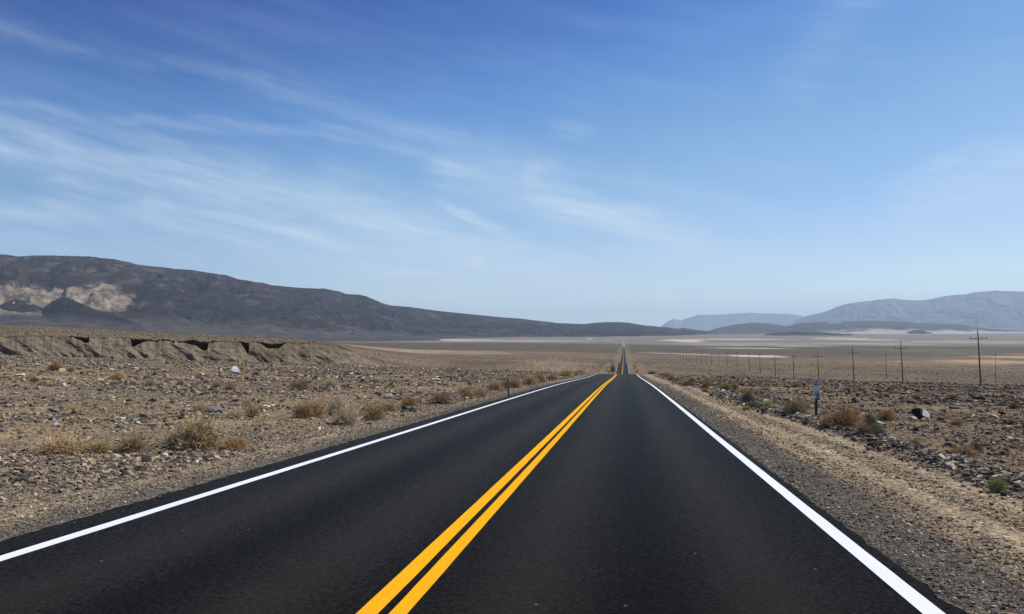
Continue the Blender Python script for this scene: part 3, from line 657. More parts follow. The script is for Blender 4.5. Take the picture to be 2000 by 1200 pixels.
def scatter(n, d0, d1, p, seed, az0=-.80, az1=.50):
    r_ = np.random.default_rng(seed); u = r_.random(n)
    D = (d0 ** (1 - p) + u * (d1 ** (1 - p) - d0 ** (1 - p))) ** (1 / (1 - p)) if p != 1 else d0 * (d1 / d0) ** u
    a = r_.uniform(az0, az1, n); return D * np.sin(a), D * np.cos(a), D, r_
def field_mask(x, y):
    dx = x - xc(y); return (dx < -7.0) | (dx > 6.4)
q_p = (2.9, 2.5, 2.3, 2.4, 2.1, .8, .7, 1.6)
# stony plain on both sides
x, y, D, r_ = scatter(390000, 5.5, 380, 1.15, 1)
smin = .0010 * D + .006; s = smin * (r_.random(len(D)) + 1e-4) ** (-1 / 2.75); s = s * (.8 + 1.3 * sst(.05, .4, fbm(x / 8 + 3, y / 8, 4))); s = np.minimum(s, .03 + .0065 * D); s = np.minimum(s, .45)
cl = fbm(x / 7, y / 7, 4) + .4 * fbm(x / 1.6, y / 1.6, 3)
q_, d_ = cam_uv(x, y); px_ = 1000 + 1500 * q_ / np.maximum(d_, 1)
edge = np.where(px_ < 1200, 205, 165)
keep = field_mask(x, y) & (r_.random(len(D)) < sst(-.5, .2, cl) * .9 + .1) & (r_.random(len(D)) > sst(.6, 1.9, D / edge + .25 * fbm(x / 30, y / 30, 3)))
L = keep & (x < 0); Rr = keep & (x > 0)
stones('loose_stones', x[L], y[L], s[L], q_p, 'loose grey, tan and dark stones littering the plain left of the road', 2)
stones('loose_stones', x[Rr], y[Rr], s[Rr], (3.0, 2.6, 2.0, 2.0, 1.4, .4, 1.0, 1.3), 'loose dark and brown stones littering the plain right of the road', 3, bright=.9)
# distant darker stones past the edge of the near plain
x, y, D, r_ = scatter(60000, 150, 1100, 1.2, 5); s = .0007 * D * r_.random(len(D)) ** (-1 / 3.2); s = np.minimum(s, .9)
k = field_mask(x, y) & ((x > 14) | (x < -14)) & (fbm(x / 60, y / 60, 4) + .6 * fbm(x / 9, y / 25, 3) > -.25)
stones('distant_stones', x[k], y[k], s[k], (1.5, 2, 2, 2, 1.2, .15, 1.2, 1), 'sparse dark stones dotting the far slopes beyond the near plain', 6)
# shoulders
x, y, D, r_ = scatter(230000, 4.2, 70, 1.35, 8, -.95, .55); dx = x - xc(y); wob = .25 * fbm(x / .8 + 5, y / 3.5, 3)
s = (.0009 * D + .006) * r_.random(len(D)) ** (-1 / 3.2); s = np.minimum(s, .045 + .0006 * D)
gk = ((dx > 2.36) & (dx + wob < 3.25)) | ((dx < -5.88) & (dx - wob > -6.6)) | (((dx > 2.2) & (dx <= 2.36) | (dx < -5.66) & (dx >= -5.88)) & (r_.random(len(D)) < .45))
stones('shoulder_gravel', x[gk], y[gk], s[gk], (2, 3, 3, 1.6, .8, .6, .3, 2), 'dark grey gravel strip along the asphalt edges', 9)
rut = np.minimum(np.abs(dx + .5 * wob - 3.75 - .12 * np.sin(y / 9)), np.abs(dx + .5 * wob - 4.75 - .12 * np.sin(y / 9))) < .2
tk = (~rut | (r_.random(len(D)) < .25)) & (dx + wob >= 3.1) & (dx < 6.4) & (r_.random(len(D)) < .7) | ((dx + wob >= 3.1) & (dx < 0) & (dx < 6.4) & (r_.random(len(D)) < .55)) | ((dx <= -6.4) & (dx > -8.2) & (r_.random(len(D)) < .8))
stones('shoulder_stones', x[tk], y[tk], s[tk] * 1.15, (1.2, 1.6, 2, 3, 3, .7, .8, 1), 'small pale stones scattered over the tan dirt shoulders', 10)
# windrow of bigger stones on the right
r_ = np.random.default_rng(12); n = 13000; y = 5.5 * (130 / 5.5) ** r_.random(n); x = 5.6 + r_.normal(0, .33, n) * (1 + .3 * np.sin(y / 5)) + .2 * np.sin(y / 7.)
s = np.minimum((.030 + .0010 * y) * r_.random(n) ** (-1 / 2.7), .08 + .005 * y); s = np.minimum(s, .24)
stones('stone_windrow', x, y, s, (3, 2.4, 3, 1.4, .8, 2.2, .4, 2.4), 'low ridge of grey stones heaped beside the dirt shoulder on the right', 13, flat=(.4, .9), sink=0)
# rocks left of the gravel shoulder
n = 5000; y = 7 * (140 / 7) ** r_.random(n); x = -9.0 + r_.normal(0, .7, n)
s = np.minimum((.020 + .0008 * y) * r_.random(n) ** (-1 / 2.6), .035 + .0035 * y); s = np.minimum(s, .22)
stones('stone_windrow', x, y, s, (3, 3, 3, 1.8, 1.4, .9, .4, 2), 'straggling line of stones where the left shoulder meets the plain', 14)

# ------------------------------------------------------------------ boulders
def rock_mesh(seed, sub=3, ang=1.0):
    import bmesh
    bm = bmesh.new(); bmesh.ops.create_icosphere(bm, subdivisions=sub, radius=1)
    r2 = np.random.default_rng(seed)
    nrm = r2.normal(size=(13, 3)); nrm /= np.linalg.norm(nrm, axis=1)[:, None]; off = r2.uniform(.5, .85, 13)
    for v in bm.verts:
        p = np.array(v.co)
        for a, o_ in zip(nrm, off):
            q = p @ a - o_
            if q > 0: p = p - a * q * .95 * ang
        p *= 1 + .05 * float(pn(p[0] * 2.1 + seed, p[1] * 2.1 + p[2]))
        v.co = p
    me = bpy.data.meshes.new('boulder'); bm.to_mesh(me); bm.free(); return me
m_rdark = noisy('dark_rock', (.035, .033, .035), (.075, .07, .068), 3, .8, bump=.6)
m_rgrey = noisy('grey_rock', (.11, .11, .115), (.20, .19, .18), 3, .85, bump=.6)
m_rpale = noisy('pale_rock', (.52, .48, .42), (.34, .30, .26), 3, .85, bump=.5)
m_rwhite = noisy('white_rock', (.50, .49, .48), (.30, .30, .31), 1.6, .85, bump=.4)
m_rred = noisy('brown_rock', (.07, .045, .04), (.13, .09, .075), 3, .85, bump=.6)
m_rlit_tip, t, b = mat('painted_lit_side_and_tip_rock', rough=.85, spec=.1)
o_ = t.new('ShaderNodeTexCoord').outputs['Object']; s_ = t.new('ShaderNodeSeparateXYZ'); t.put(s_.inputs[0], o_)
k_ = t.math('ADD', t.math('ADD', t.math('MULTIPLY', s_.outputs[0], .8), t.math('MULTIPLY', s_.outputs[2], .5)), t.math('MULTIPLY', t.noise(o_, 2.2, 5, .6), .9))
t.put(b.inputs['Base Color'], t.mix(t.ramp(k_, [(.62, 0.0), (.70, 1.0)]), (.030, .030, .030), (.46, .44, .38)))  # paler to upper right: sunlit side painted in, and the other rock's white tip
RM = {'d': m_rdark, 'g': m_rgrey, 'p': m_rpale, 'w': m_rwhite, 'r': m_rred, 'b': m_rlit_tip}
def boulder(px, py, w, h, kind, label, seed, tilt=0.0, name='boulder', group=None):
    x, y, z, D = at(px, py); k = D / 1500.; W_, H_ = w * k, h * k
    me = rock_mesh(seed, 3 if w > 12 else 2); me.materials.append(RM[kind])
    o = bpy.data.objects.new(name, me); COL.objects.link(o)
    mw = max(abs(v.co.x) for v in me.vertices); mh = max(abs(v.co.z) for v in me.vertices)
    o.scale = (W_ / 2 / mw, W_ / 2 * .8 / mw, H_ * .62 / mh); o.location = (x, y + W_ * .3, z + H_ * .40)
    o.rotation_euler = (0, tilt, math.atan2(-x, y) + 0)
    return tag(o, label, 'rock', group or 'boulders lying on the desert plain')
BL = [(455, 730, 19, 14, 'w', 'white rounded boulder standing alone on the left plain', 41, 0), (36, 736, 24, 7, 'p', 'pale flat slab of rock near the left edge of the photo', 42, .1), (411, 808, 30, 13, 'g', 'purplish grey boulder above the large olive shrub', 43, .1),
      (283, 904, 20, 15, 'd', 'dark angular rock below the brown shrub at the left shoulder', 44, .6), (100, 806, 24, 9, 'g', 'flat dark grey boulder on the left plain near the photo edge', 45, .1), (106, 834, 11, 9, 'w', 'small white stone on the stony plain at far left', 46, 0),
      (757, 780, 20, 13, 'p', 'cream coloured rock between dark stones left of the road', 47, .35), (740, 774, 11, 8, 'd', 'dark rock touching the cream coloured rock', 48, 0), (776, 801, 12, 9, 'd', 'first of three dark rocks in a row at the left shoulder', 49, .2), (789, 801, 15, 11, 'd', 'middle of three dark rocks in a row at the left shoulder', 50, .5),
      (804, 805, 18, 10, 'g', 'rightmost and greyest of three rocks in a row at the left shoulder', 51, .1), (709, 749, 15, 8, 'd', 'dark blocky rock on the middle of the left plain', 52, .1), (731, 747, 20, 5, 'd', 'long low dark rock next to the blocky one on the left plain', 53, -.1), (694, 828, 15, 8, 'd', 'dark rock at the foot of the pale tumbleweed shrub', 54, .2),
      (850, 744, 18, 6, 'p', 'flat rock with a sunlit pale top left of the delineator post', 55, 0), (600, 749, 13, 6, 'd', 'dark rock beside the lone brown shrub on the left plain', 56, .2), (277, 816, 16, 7, 'd', 'small dark rock above the brown shrub on the left', 57, .2), (233, 836, 24, 6, 'g', 'thin grey slab tilted on the left plain', 58, .25),
      (610, 757, 12, 6, 'g', 'squat grey rock below the lone brown shrub', 59, 0), (196, 724, 7, 7, 'd', 'tiny upright dark rock far out on the left plain', 60, 0), (693, 745, 9, 4, 'r', 'small brown rock left of the dark blocky rock', 61, 0), (880, 782, 14, 7, 'g', 'grey rock at the edge of the left shoulder', 62, .2), (968, 749, 8, 4, 'd', 'small dark rock just left of the delineator post', 63, .1), (1004, 741, 6, 5, 'd', 'small black rock just right of the delineator post', 64, 0), (1010, 740, 5, 5, 'd', 'tiny black rock paired with another right of the delineator', 65, 0),
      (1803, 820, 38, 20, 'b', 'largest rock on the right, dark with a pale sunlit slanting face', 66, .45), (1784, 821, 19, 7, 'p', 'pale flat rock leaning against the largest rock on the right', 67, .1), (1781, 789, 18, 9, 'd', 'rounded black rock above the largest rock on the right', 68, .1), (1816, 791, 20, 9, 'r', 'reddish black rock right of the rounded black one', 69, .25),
      (1734, 776, 12, 8, 'd', 'small black dome-shaped rock on the right plain', 70, .1), (1670, 788, 12, 12, 'd', 'pointed black rock, tallest of three right of the sign', 71, .6), (1660, 789, 9, 5, 'd', 'middle of three black rocks right of the sign', 72, 0), (1651, 790, 8, 5, 'd', 'smallest and leftmost of three black rocks right of the sign', 73, 0),
      (1866, 793, 18, 5, 'g', 'upper of two flat grey rocks right of the largest rock', 74, .2), (1865, 799, 24, 6, 'g', 'lower of two flat grey rocks right of the largest rock', 75, .1), (1906, 781, 11, 8, 'r', 'brown black rock at the left of a dark rock pile', 76, .3), (1917, 782, 14, 10, 'd', 'round black rock in the middle of a dark rock pile', 77, .1), (1930, 783, 14, 5, 'd', 'low black rock at the right of a dark rock pile', 78, .1),
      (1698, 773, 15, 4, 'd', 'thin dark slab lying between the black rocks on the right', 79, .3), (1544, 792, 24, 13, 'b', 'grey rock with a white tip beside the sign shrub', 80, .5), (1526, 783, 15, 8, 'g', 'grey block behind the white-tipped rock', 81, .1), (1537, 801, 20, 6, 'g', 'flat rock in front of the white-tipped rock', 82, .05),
      (1594, 820, 15, 7, 'd', 'dark rock at the foot of the sign post', 83, .1), (1607, 821, 12, 6, 'p', 'pale chip beside the foot of the sign post', 84, .2), (1570, 819, 16, 5, 'g', 'grey slab left of the sign post', 85, .0), (1831, 750, 8, 4, 'd', 'small black rock far out on the right plain', 86, 0), (1879, 757, 12, 3, 'r', 'reddish flat stone left of the nearest utility pole', 87, 0),
      (1921, 806, 14, 6, 'g', 'grey rock below the dark rock pile', 88, .2), (1944, 816, 18, 5, 'p', 'pale slanting stone at the right of the photo', 89, .4), (1935, 849, 16, 5, 'd', 'low dark stone near the right edge of the photo', 90, .1), (1960, 905, 12, 7, 'g', 'grey stone in the windrow near the right edge', 91, .2), (1994, 955, 20, 9, 'd', 'dark rock in the windrow at the right photo edge', 92, .2), (1872, 903, 16, 8, 'd', 'dark rock in the middle of the right windrow', 93, .3), (1690, 840, 12, 6, 'd', 'dark stone at the foot of the orange bush', 94, .2)]
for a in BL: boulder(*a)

# ------------------------------------------------------------------ shrubs
def shrub_mesh(seed, n, spread, thick, droop=.2, sub=3):
    r2 = random.Random(seed); V = []; F = []
    def quad(p, q, w0, w1):
        d = (q - p); s = d.cross(Vector((r2.uniform(-1, 1), r2.uniform(-1, 1), r2.uniform(-1, 1)))).normalized()
        i = len(V); V.extend([tuple(p - s * w0), tuple(p + s * w0), tuple(q + s * w1), tuple(q - s * w1)]); F.append((i, i + 1, i + 2, i + 3))
    for k in range(n):
        a = r2.uniform(0, 2 * math.pi); e = math.acos(r2.uniform(.02, 1) ** .8); L = r2.uniform(.55, 1.05)
        lob = 1 + .22 * math.sin(a * 3 + seed) + .13 * math.sin(a * 5 + 2 * seed)
        d = Vector((math.sin(e) * math.cos(a) * spread, math.sin(e) * math.sin(a) * spread, math.cos(e))) * L * lob
        b0 = Vector((r2.gauss(0, .10), r2.gauss(0, .10), 0)); mid = b0 + d * .5 + Vector((0, 0, .06)) + Vector([r2.gauss(0, .05) for _ in range(3)])
        end = b0 + d + Vector((0, 0, -droop * math.sin(e) * .3)) + Vector([r2.gauss(0, .05) for _ in range(3)])
        quad(b0, mid, thick * 1.2, thick); quad(mid, end, thick, thick * .5)
        for j in range(sub):
            f = r2.uniform(.25, .95); p = b0.lerp(mid, f * 2) if f < .5 else mid.lerp(end, f * 2 - 1)
            q = p + (d.normalized() * .16 + Vector([r2.gauss(0, .13) for _ in range(3)])); quad(p, q, thick * .7, thick * .4)
            quad(q, q + Vector([r2.gauss(0, .07) for _ in range(3)]), thick * .8, thick * .3)
    me = bpy.data.meshes.new('shrub'); V = [(v[0], v[1], max(v[2], -.03)) for v in V]; me.from_pydata(V, [], F); me.update(); return me
def shrub_mat(name, c1, c2, c3=None):
    m, t, b = mat(name, c1, .9, 0, .1)
    o = t.new('ShaderNodeTexCoord').outputs['Object']; n = t.noise(o, 7, 3, .6)
    c = t.mix(t.ramp(n, [(.3, 0.0), (.7, 1.0)]), c1, c2)
    v = vor(t, o, 14); c = t.mix(.8, c, t.ramp(grey(t, v.outputs['Color']), [(0, .6), (1, 1.35)]), 'MULTIPLY')
    t.put(b.inputs['Base Color'], c); b.inputs['Subsurface Weight'].default_value = 0
    return m
SM = {'t': shrub_mat('dry_tan_twigs', (.56, .42, .25), (.44, .31, .17)), 'o': shrub_mat('rusty_dry_twigs', (.48, .32, .165), (.36, .225, .115)), 'p': shrub_mat('pale_dry_twigs', (.60, .49, .34), (.48, .37, .24)),
      'v': shrub_mat('olive_twigs', (.47, .365, .19), (.31, .24, .125)), 'n': shrub_mat('brown_twigs', (.38, .265, .145), (.25, .17, .10)), 'g': shrub_mat('green_leaves', (.24, .235, .115), (.17, .17, .085)), 'y': shrub_mat('yellow_green_leaves', (.44, .43, .15), (.31, .32, .11)), 's': shrub_mat('grey_green_leaves', (.27, .265, .19), (.17, .17, .12))}
SB = {}
def base_mesh(kind, var):
    key = (kind, var)
    if key not in SB:
        me = shrub_mesh(hash(var) % 97 + 5 * ord(kind), 420 if kind in 'tpon' else 520, 1.0 if kind not in 'p' else 1.15, .010 if kind in 'tpo' else .013, sub=4)
        me.materials.append(SM[kind]); SB[key] = me
    return SB[key]
def shrub(px, py, w, h, kind, label, i, name='shrub', group='dry shrubs scattered beside the road'):
    x, y, z, D = at(px, py); k = D / 1500.
    o = bpy.data.objects.new(name, base_mesh(kind, i % 3)); COL.objects.link(o)
    o.location = (x, y + w * k * .25, z); o.scale = (w * k * .50, w * k * .45, h * k * .98); o.rotation_euler = (0, 0, (i * 2.4) % 6.28)
    o.scale[0] = o.scale[1] = w * k * .54; o.scale[2] = h * k * 1.08
    return tag(o, label, 'shrub', group)
SL = [(372, 880, 84, 58, 'v', 'largest olive shrub on the left plain, above the road shoulder'), (330, 876, 46, 34, 'p', 'thin pale grass clump against the left side of the largest olive shrub'), (250, 886, 58, 32, 'n', 'brown shrub left of the largest olive shrub'), (95, 887, 100, 32, 't', 'wide low tan grass clump near the left edge of the photo'), (178, 886, 66, 20, 'v', 'flat olive-brown clump between the tan clump and the brown shrub'), (448, 881, 58, 26, 'o', 'low orange-tan clump right of the largest olive shrub'), (405, 873, 40, 24, 't', 'tan tuft at the right foot of the largest olive shrub'),
      (590, 817, 46, 28, 'n', 'dark-based brown shrub, leftmost of the cluster by the left shoulder'), (612, 814, 54, 34, 't', 'golden shrub behind the dark-based brown one'), (655, 811, 46, 34, 'p', 'pale wispy shrub in the middle of the left cluster'), (674, 831, 52, 36, 'p', 'pale tumbleweed nearest the road in the left cluster'), (670, 831, 34, 18, 'n', 'dark brown base clump under the pale tumbleweed'), (726, 821, 42, 30, 'v', 'dark olive shrub right of the pale tumbleweed'), (712, 812, 44, 26, 't', 'tan shrub behind the dark olive one'), (757, 804, 46, 22, 't', 'tan shrub with a flat top before the row of three dark rocks'),
      (797, 793, 36, 19, 'o', 'reddish tan shrub behind the row of three dark rocks'), (856, 790, 48, 21, 'n', 'wide brown shrub on the edge of the left shoulder'), (582, 762, 44, 19, 'n', 'lone brown shrub in the middle of the left plain'), (640, 757, 34, 17, 'p', 'faint pale tuft right of the lone brown shrub'), (912, 779, 26, 14, 'n', 'small dark shrub left of the delineator post, lower one'), (908, 770, 30, 16, 't', 'tan shrub behind the small dark one'), (936, 774, 30, 17, 't', 'tan shrub halfway from the small dark one to the delineator post'), (966, 763, 34, 20, 't', 'bushy tan shrub just left of the delineator post'),
      (986, 760, 22, 16, 'n', 'brown shrub directly behind the delineator post'), (1005, 758, 32, 23, 't', 'tall golden shrub just right of the delineator post'), (1036, 752, 34, 17, 't', 'tan shrub, first beyond the golden one right of the delineator post'), (1053, 745, 26, 15, 'o', 'reddish shrub, second beyond the delineator post'), (1078, 741, 26, 12, 't', 'tan shrub with a dark foot further along the left shoulder'), (1104, 736, 32, 13, 't', 'golden shrub near where the left edge line reaches the crest'), (1132, 730, 26, 9, 't', 'last small golden shrub at the crest on the left'),
      (486, 815, 38, 21, 'v', 'olive shrub beside the purplish grey boulder'), (456, 816, 40, 16, 'p', 'pale low clump between the boulder and the olive shrub'), (384, 806, 32, 20, 't', 'tan tuft left of the purplish grey boulder'), (103, 724, 30, 16, 'n', 'brownish tuft at the foot of the left wooden stake'), (222, 742, 36, 15, 't', 'tan dome-shaped shrub on the far left plain'), (175, 730, 24, 9, 't', 'low tan tuft with a green foot on the far left plain'), (64, 746, 18, 8, 'g', 'small green tuft near the left edge of the photo'), (52, 742, 20, 10, 't', 'tan tuft next to the small green one'), (301, 733, 9, 7, 'g', 'tiny green tuft below the second wooden stake'), (446, 762, 22, 11, 'n', 'small brown tuft below the white boulder'), (386, 739, 10, 7, 'n', 'tiny brown tuft left of the white boulder'), (290, 754, 18, 12, 'v', 'olive tuft under the second wooden stake'), (135, 725, 20, 9, 'o', 'orange tuft right of the left wooden stake'), (470, 733, 16, 6, 't', 'tan tuft right of the white boulder'), (498, 733, 16, 8, 'n', 'brown tuft second right of the white boulder'), (420, 758, 18, 8, 'g', 'dull green tuft below and left of the white boulder'),
      (1197, 727, 9, 14, 'n', 'narrow brown bush left of the road just past the crest'),
      (1655, 838, 78, 42, 'o', 'large rusty orange bush right of the sign'), (1622, 832, 40, 22, 't', 'golden tuft at the left end of the rusty orange bush'), (1702, 838, 28, 28, 'g', 'dark green bush growing at the right side of the rusty orange bush'), (1714, 854, 38, 21, 's', 'grey-green bush in front of the dark green one'), (1690, 850, 30, 18, 'n', 'brown clump between the rusty bush and the grey-green one'), (1736, 822, 36, 20, 'o', 'orange tuft behind the dark green bush'), (1556, 810, 48, 30, 'v', 'olive shrub just left of the sign post'), (1613, 812, 22, 12, 't', 'small tan tuft right of the sign post'),
      (1463, 786, 24, 20, 's', 'upright grey-green shrub on the right windrow'), (1475, 798, 30, 14, 's', 'low grey-green clump in front of the upright one'), (1500, 797, 34, 11, 'y', 'bright yellow-green mat of leaves on the right windrow'), (1459, 802, 16, 8, 'y', 'small yellow-green tuft at the edge of the dirt shoulder'), (1382, 759, 22, 18, 'o', 'round rust-red bush on the right beyond the sign'), (1370, 752, 16, 10, 'y', 'yellow-green tuft behind the round rust-red bush'), (1378, 766, 16, 7, 'o', 'orange fringe in front of the round rust-red bush'), (1419, 762, 24, 14, 'y', 'light green bush between the rust-red bush and the sign'), (1434, 762, 14, 12, 'n', 'brown shrub against the right of the light green bush'),
      (1351, 750, 13, 10, 'g', 'small dark green bush left of the round rust-red bush'), (1344, 754, 22, 10, 'n', 'brown tuft round the small dark green bush'), (1324, 745, 15, 8, 'y', 'brightest yellow-green bush near the right edge of the crest'), (1312, 744, 14, 9, 'n', 'dark brown bush left of the brightest yellow-green one'), (1303, 738, 18, 12, 't', 'tan bush by the small post near the crest'), (1274, 731, 18, 5, 'g', 'low green clump on the right where the road reaches the crest'), (1294, 735, 12, 6, 'n', 'small brown tuft at the foot of the small post'), (1455, 767, 34, 7, 'o', 'flat orange mat right of the light green bush'), (1497, 763, 24, 6, 'o', 'flat orange tuft left of the sign panel'),
      (1953, 962, 34, 26, 'y', 'green leafy plant among the windrow stones near the right edge'), (1890, 892, 56, 18, 'o', 'low rusty patch of grass near the right edge of the photo'), (1908, 886, 28, 20, 's', 'grey-green tuft rising from the low rusty patch'), (1982, 799, 17, 13, 'n', 'dark round bush near the right edge of the photo'), (1872, 832, 26, 12, 'o', 'orange tuft below the flat grey rocks'), (1790, 870, 30, 12, 'o', 'orange tuft right of the grey-green bush, beyond the windrow'), (1556, 757, 22, 8, 'n', 'brown tuft on the plain left of the sign panel'), (1804, 778, 8, 5, 'v', 'tiny olive tuft above the rounded black rock'), (1795, 777, 22, 9, 't', 'pale tan tuft above the reddish black rock'), (1864, 780, 20, 8, 'n', 'brownish tuft left of the dark rock pile'), (1805, 760, 7, 4, 'g', 'tiny green tuft in the middle of the right plain'), (1960, 776, 10, 7, 'o', 'small red-orange tuft right of the dark rock pile'), (1693, 751, 16, 6, 'o', 'small orange tuft between the second and third poles')]
for i, a in enumerate(SL): shrub(*a, i)
# brush lining both sides of the road in the dip beyond the crest
r2 = random.Random(4); first = True
for k in range(44):
    yy = 412 + k * 9 + r2.uniform(-5, 5); side = 1 if k % 2 else -1
    xx = float(xc(yy)) - 1.75 + side * (6.4 + r2.uniform(0, 3.5))
    o = bpy.data.objects.new('roadside_bush', base_mesh('n' if k % 3 else 'o', k % 3)); COL.objects.link(o); s_ = r2.uniform(.45, .95)
    o.location = (xx, yy, ground_z(xx, yy)); o.scale = (s_, s_, s_ * .8); o.rotation_euler = (0, 0, r2.uniform(0, 6))
    tag(o, 'small brown bush in the row along the %s of the road beyond the crest' % ('right' if side > 0 else 'left'), 'shrub', 'brown bushes along the %s of the road beyond the crest' % ('right' if side > 0 else 'left'))
# uncountable dry tufts
def tufts(name, n, d0, d1, seed, cols, label, cond, size):
    x, y, D, r_ = scatter(n, d0, d1, 1.1, seed); k = cond(x, y, D, r_); x, y, D = x[k], y[k], D[k]; n = len(x); nb = 26
    s = size * r_.uniform(.5, 1.5, n) * (1 + D / 260.)
    a = r_.uniform(0, 2 * np.pi, (n, nb)); e = np.arccos(r_.uniform(.05, 1, (n, nb)) ** .8); L = r_.uniform(.5, 1, (n, nb)) * s[:, None]
    bx = r_.normal(0, .35, (n, nb)) * s[:, None]; by = r_.normal(0, .35, (n, nb)) * s[:, None]
    dx_, dy_, dz_ = np.sin(e) * np.cos(a) * L, np.sin(e) * np.sin(a) * L, np.cos(e) * L * .8
    w = (.02 * s[:, None] + .0003 * D[:, None]); sx_, sy_ = -np.sin(a + 1) * w, np.cos(a + 1) * w
    gz = T(x, y)[:, None]
    p = lambda X_, Y_, Z_: np.stack([X_ + x[:, None], Y_ + y[:, None], Z_ + gz], -1)
    V = np.stack([p(bx - sx_, by - sy_, 0 * bx), p(bx + sx_, by + sy_, 0 * bx), p(bx + dx_, by + dy_, dz_)], 2).reshape(-1, 3)
    F = np.arange(len(V)).reshape(-1, 3); cc = np.array(cols)[r_.integers(0, len(cols), n)] * r_.uniform(.8, 1.2, (n, 1))
    m, t, b = mat(name, rough=.9, spec=.1); t.put(b.inputs['Base Color'], t.new('ShaderNodeVertexColor', layer_name='Col').outputs['Color'])
    o = np_mesh(name, V, F, m, np.repeat(cc, nb * 3, 0)); tag(o, label, 'dry grass', kind='stuff')
tufts('dry_grass', 1500, 14, 200, 51, [(.36, .25, .14), (.40, .30, .18), (.28, .20, .12)], 'sparse tan grass tufts thinly covering the left plain', lambda x, y, D, r_: (x < -8) & (fbm(x / 14, y / 14, 3) > .05), .14)
tufts('dry_grass', 1900, 14, 200, 52, [(.36, .21, .10), (.38, .26, .14), (.26, .17, .10)], 'sparse rusty grass tufts thinly covering the right plain', lambda x, y, D, r_: (x > 7) & (fbm(x / 14, y / 14, 3) > .0), .13)

# ------------------------------------------------------------------ utility poles
m_pole = noisy('weathered_pole_wood', (.17, .082, .045), (.10, .052, .032), 2, .85, stretch=(6, 6, .6))
m_arm = noisy('crossarm_wood', (.06, .038, .03), (.09, .055, .04), 3, .85)
m_ins = noisy('insulator_glaze', (.04, .035, .035), (.07, .06, .06), 5, .4)
m_metal = noisy('galvanised_steel', (.12, .125, .13), (.18, .18, .185), 6, .5, .6)
def make_pole(tall=True):
    r = empty('utility_pole', (0, 0, 0)); H = 14.0 if tall else 12.6; arm = 12.0
    MB().tube([(0, 0, -.8), (0, 0, H * .5), (0, 0, H)], [.19, .155, .115], 10).build('shaft', m_pole, r, True)
    MB().box((0, -.17, arm), (1.78, .055, .07)).build('crossarm', m_arm, r)
    for s in (-1, 1):
        MB().tube([(0, -.15, arm - .62), (s * .72, -.17, arm - .08)], .022, 6).build('brace', m_metal, r)
    for x, z in ((-1.66, arm + .07), (1.66, arm + .07), (0 if tall else .55, (H if tall else arm + .07))):
        ins = MB().tube([(x, -.17 if z < H else 0, z), (x, -.17 if z < H else 0, z + .16), (x, -.17 if z < H else 0, z + .19), (x, -.17 if z < H else 0, z + .27), (x, -.17 if z < H else 0, z + .30), (x, -.17 if z < H else 0, z + .40)], [.022, .022, .10, .11, .07, .06], 8).build('insulator', m_ins, r, True)
    return r
pole_tall = make_pole(True); pole_short = make_pole(False)
ordw = ['nearest', 'second', 'third', 'fourth', 'fifth', 'sixth', 'seventh', 'eighth', 'ninth', 'tenth', 'eleventh', 'twelfth', 'thirteenth', 'fourteenth', 'fifteenth', 'sixteenth', 'seventeenth', 'eighteenth', 'nineteenth', 'twentieth', 'twenty-first', 'twenty-second', 'twenty-third', 'twenty-fourth', 'twenty-fifth', 'twenty-sixth']
PY = [188.8, 238.4, 286.7, 337.4, 385, 431, 478, 519, 573, 628, 682, 737, 787, 837, 888, 940, 990, 1040, 1092, 1144, 1196, 1248, 1300, 1352, 1404, 1456]
PH = [12.7, 12.5, 12.7, 12.2, 11.4, 11.4, 11.6, 11.1, 12.2, 11.5, 11.4, 11.4]
first = {True: True, False: True}
for i, yy in enumerate(PY):
    tall = i in (0, 1, 2, 3, 5, 8, 12, 15, 19); src = pole_tall if tall else pole_short
    o = src if first[tall] else copy_tree(src); first[tall] = False
    h = (PH[i] if i < len(PH) else 11.5) / (14.0 if tall else 12.6)
    o.location = (80, yy, ground_z(80, yy)); o.scale = (1, 1, h); o.rotation_euler = (R(.4), R(-2.2 if i < 3 else -1.2), R(-8))
    lab = 'nearest and tallest utility pole, with a wide crossarm, at the right of the photo' if i == 0 else '%s utility pole along the line, counting from the nearest at the right' % ordw[i]
    tag(o, lab, 'utility pole', 'utility poles in the line parallel to the road')
for (px, py, h, lb) in ((1731, 736, 13, 'slim utility pole standing apart behind the line, between the second and third poles'), (1945, 741, 13.3, 'slim utility pole standing apart behind the line, right of the nearest pole')):
    o = copy_tree(pole_short)
    x, y, z_ = ray(px, py); D = 470 / math.hypot(x, y) * 1.0; X0, Y0 = x * D, y * D
    gz = ground_z(X0, Y0); o.location = (X0, Y0, gz)
    want = EYE + z_ * D; o.scale = (.75, .75, h / 12.6 + max(0, (want - gz)) / 12.6); o.rotation_euler = (0, R(-1.5), R(60))
    tag(o, lb, 'utility pole', 'utility poles standing apart behind the line')

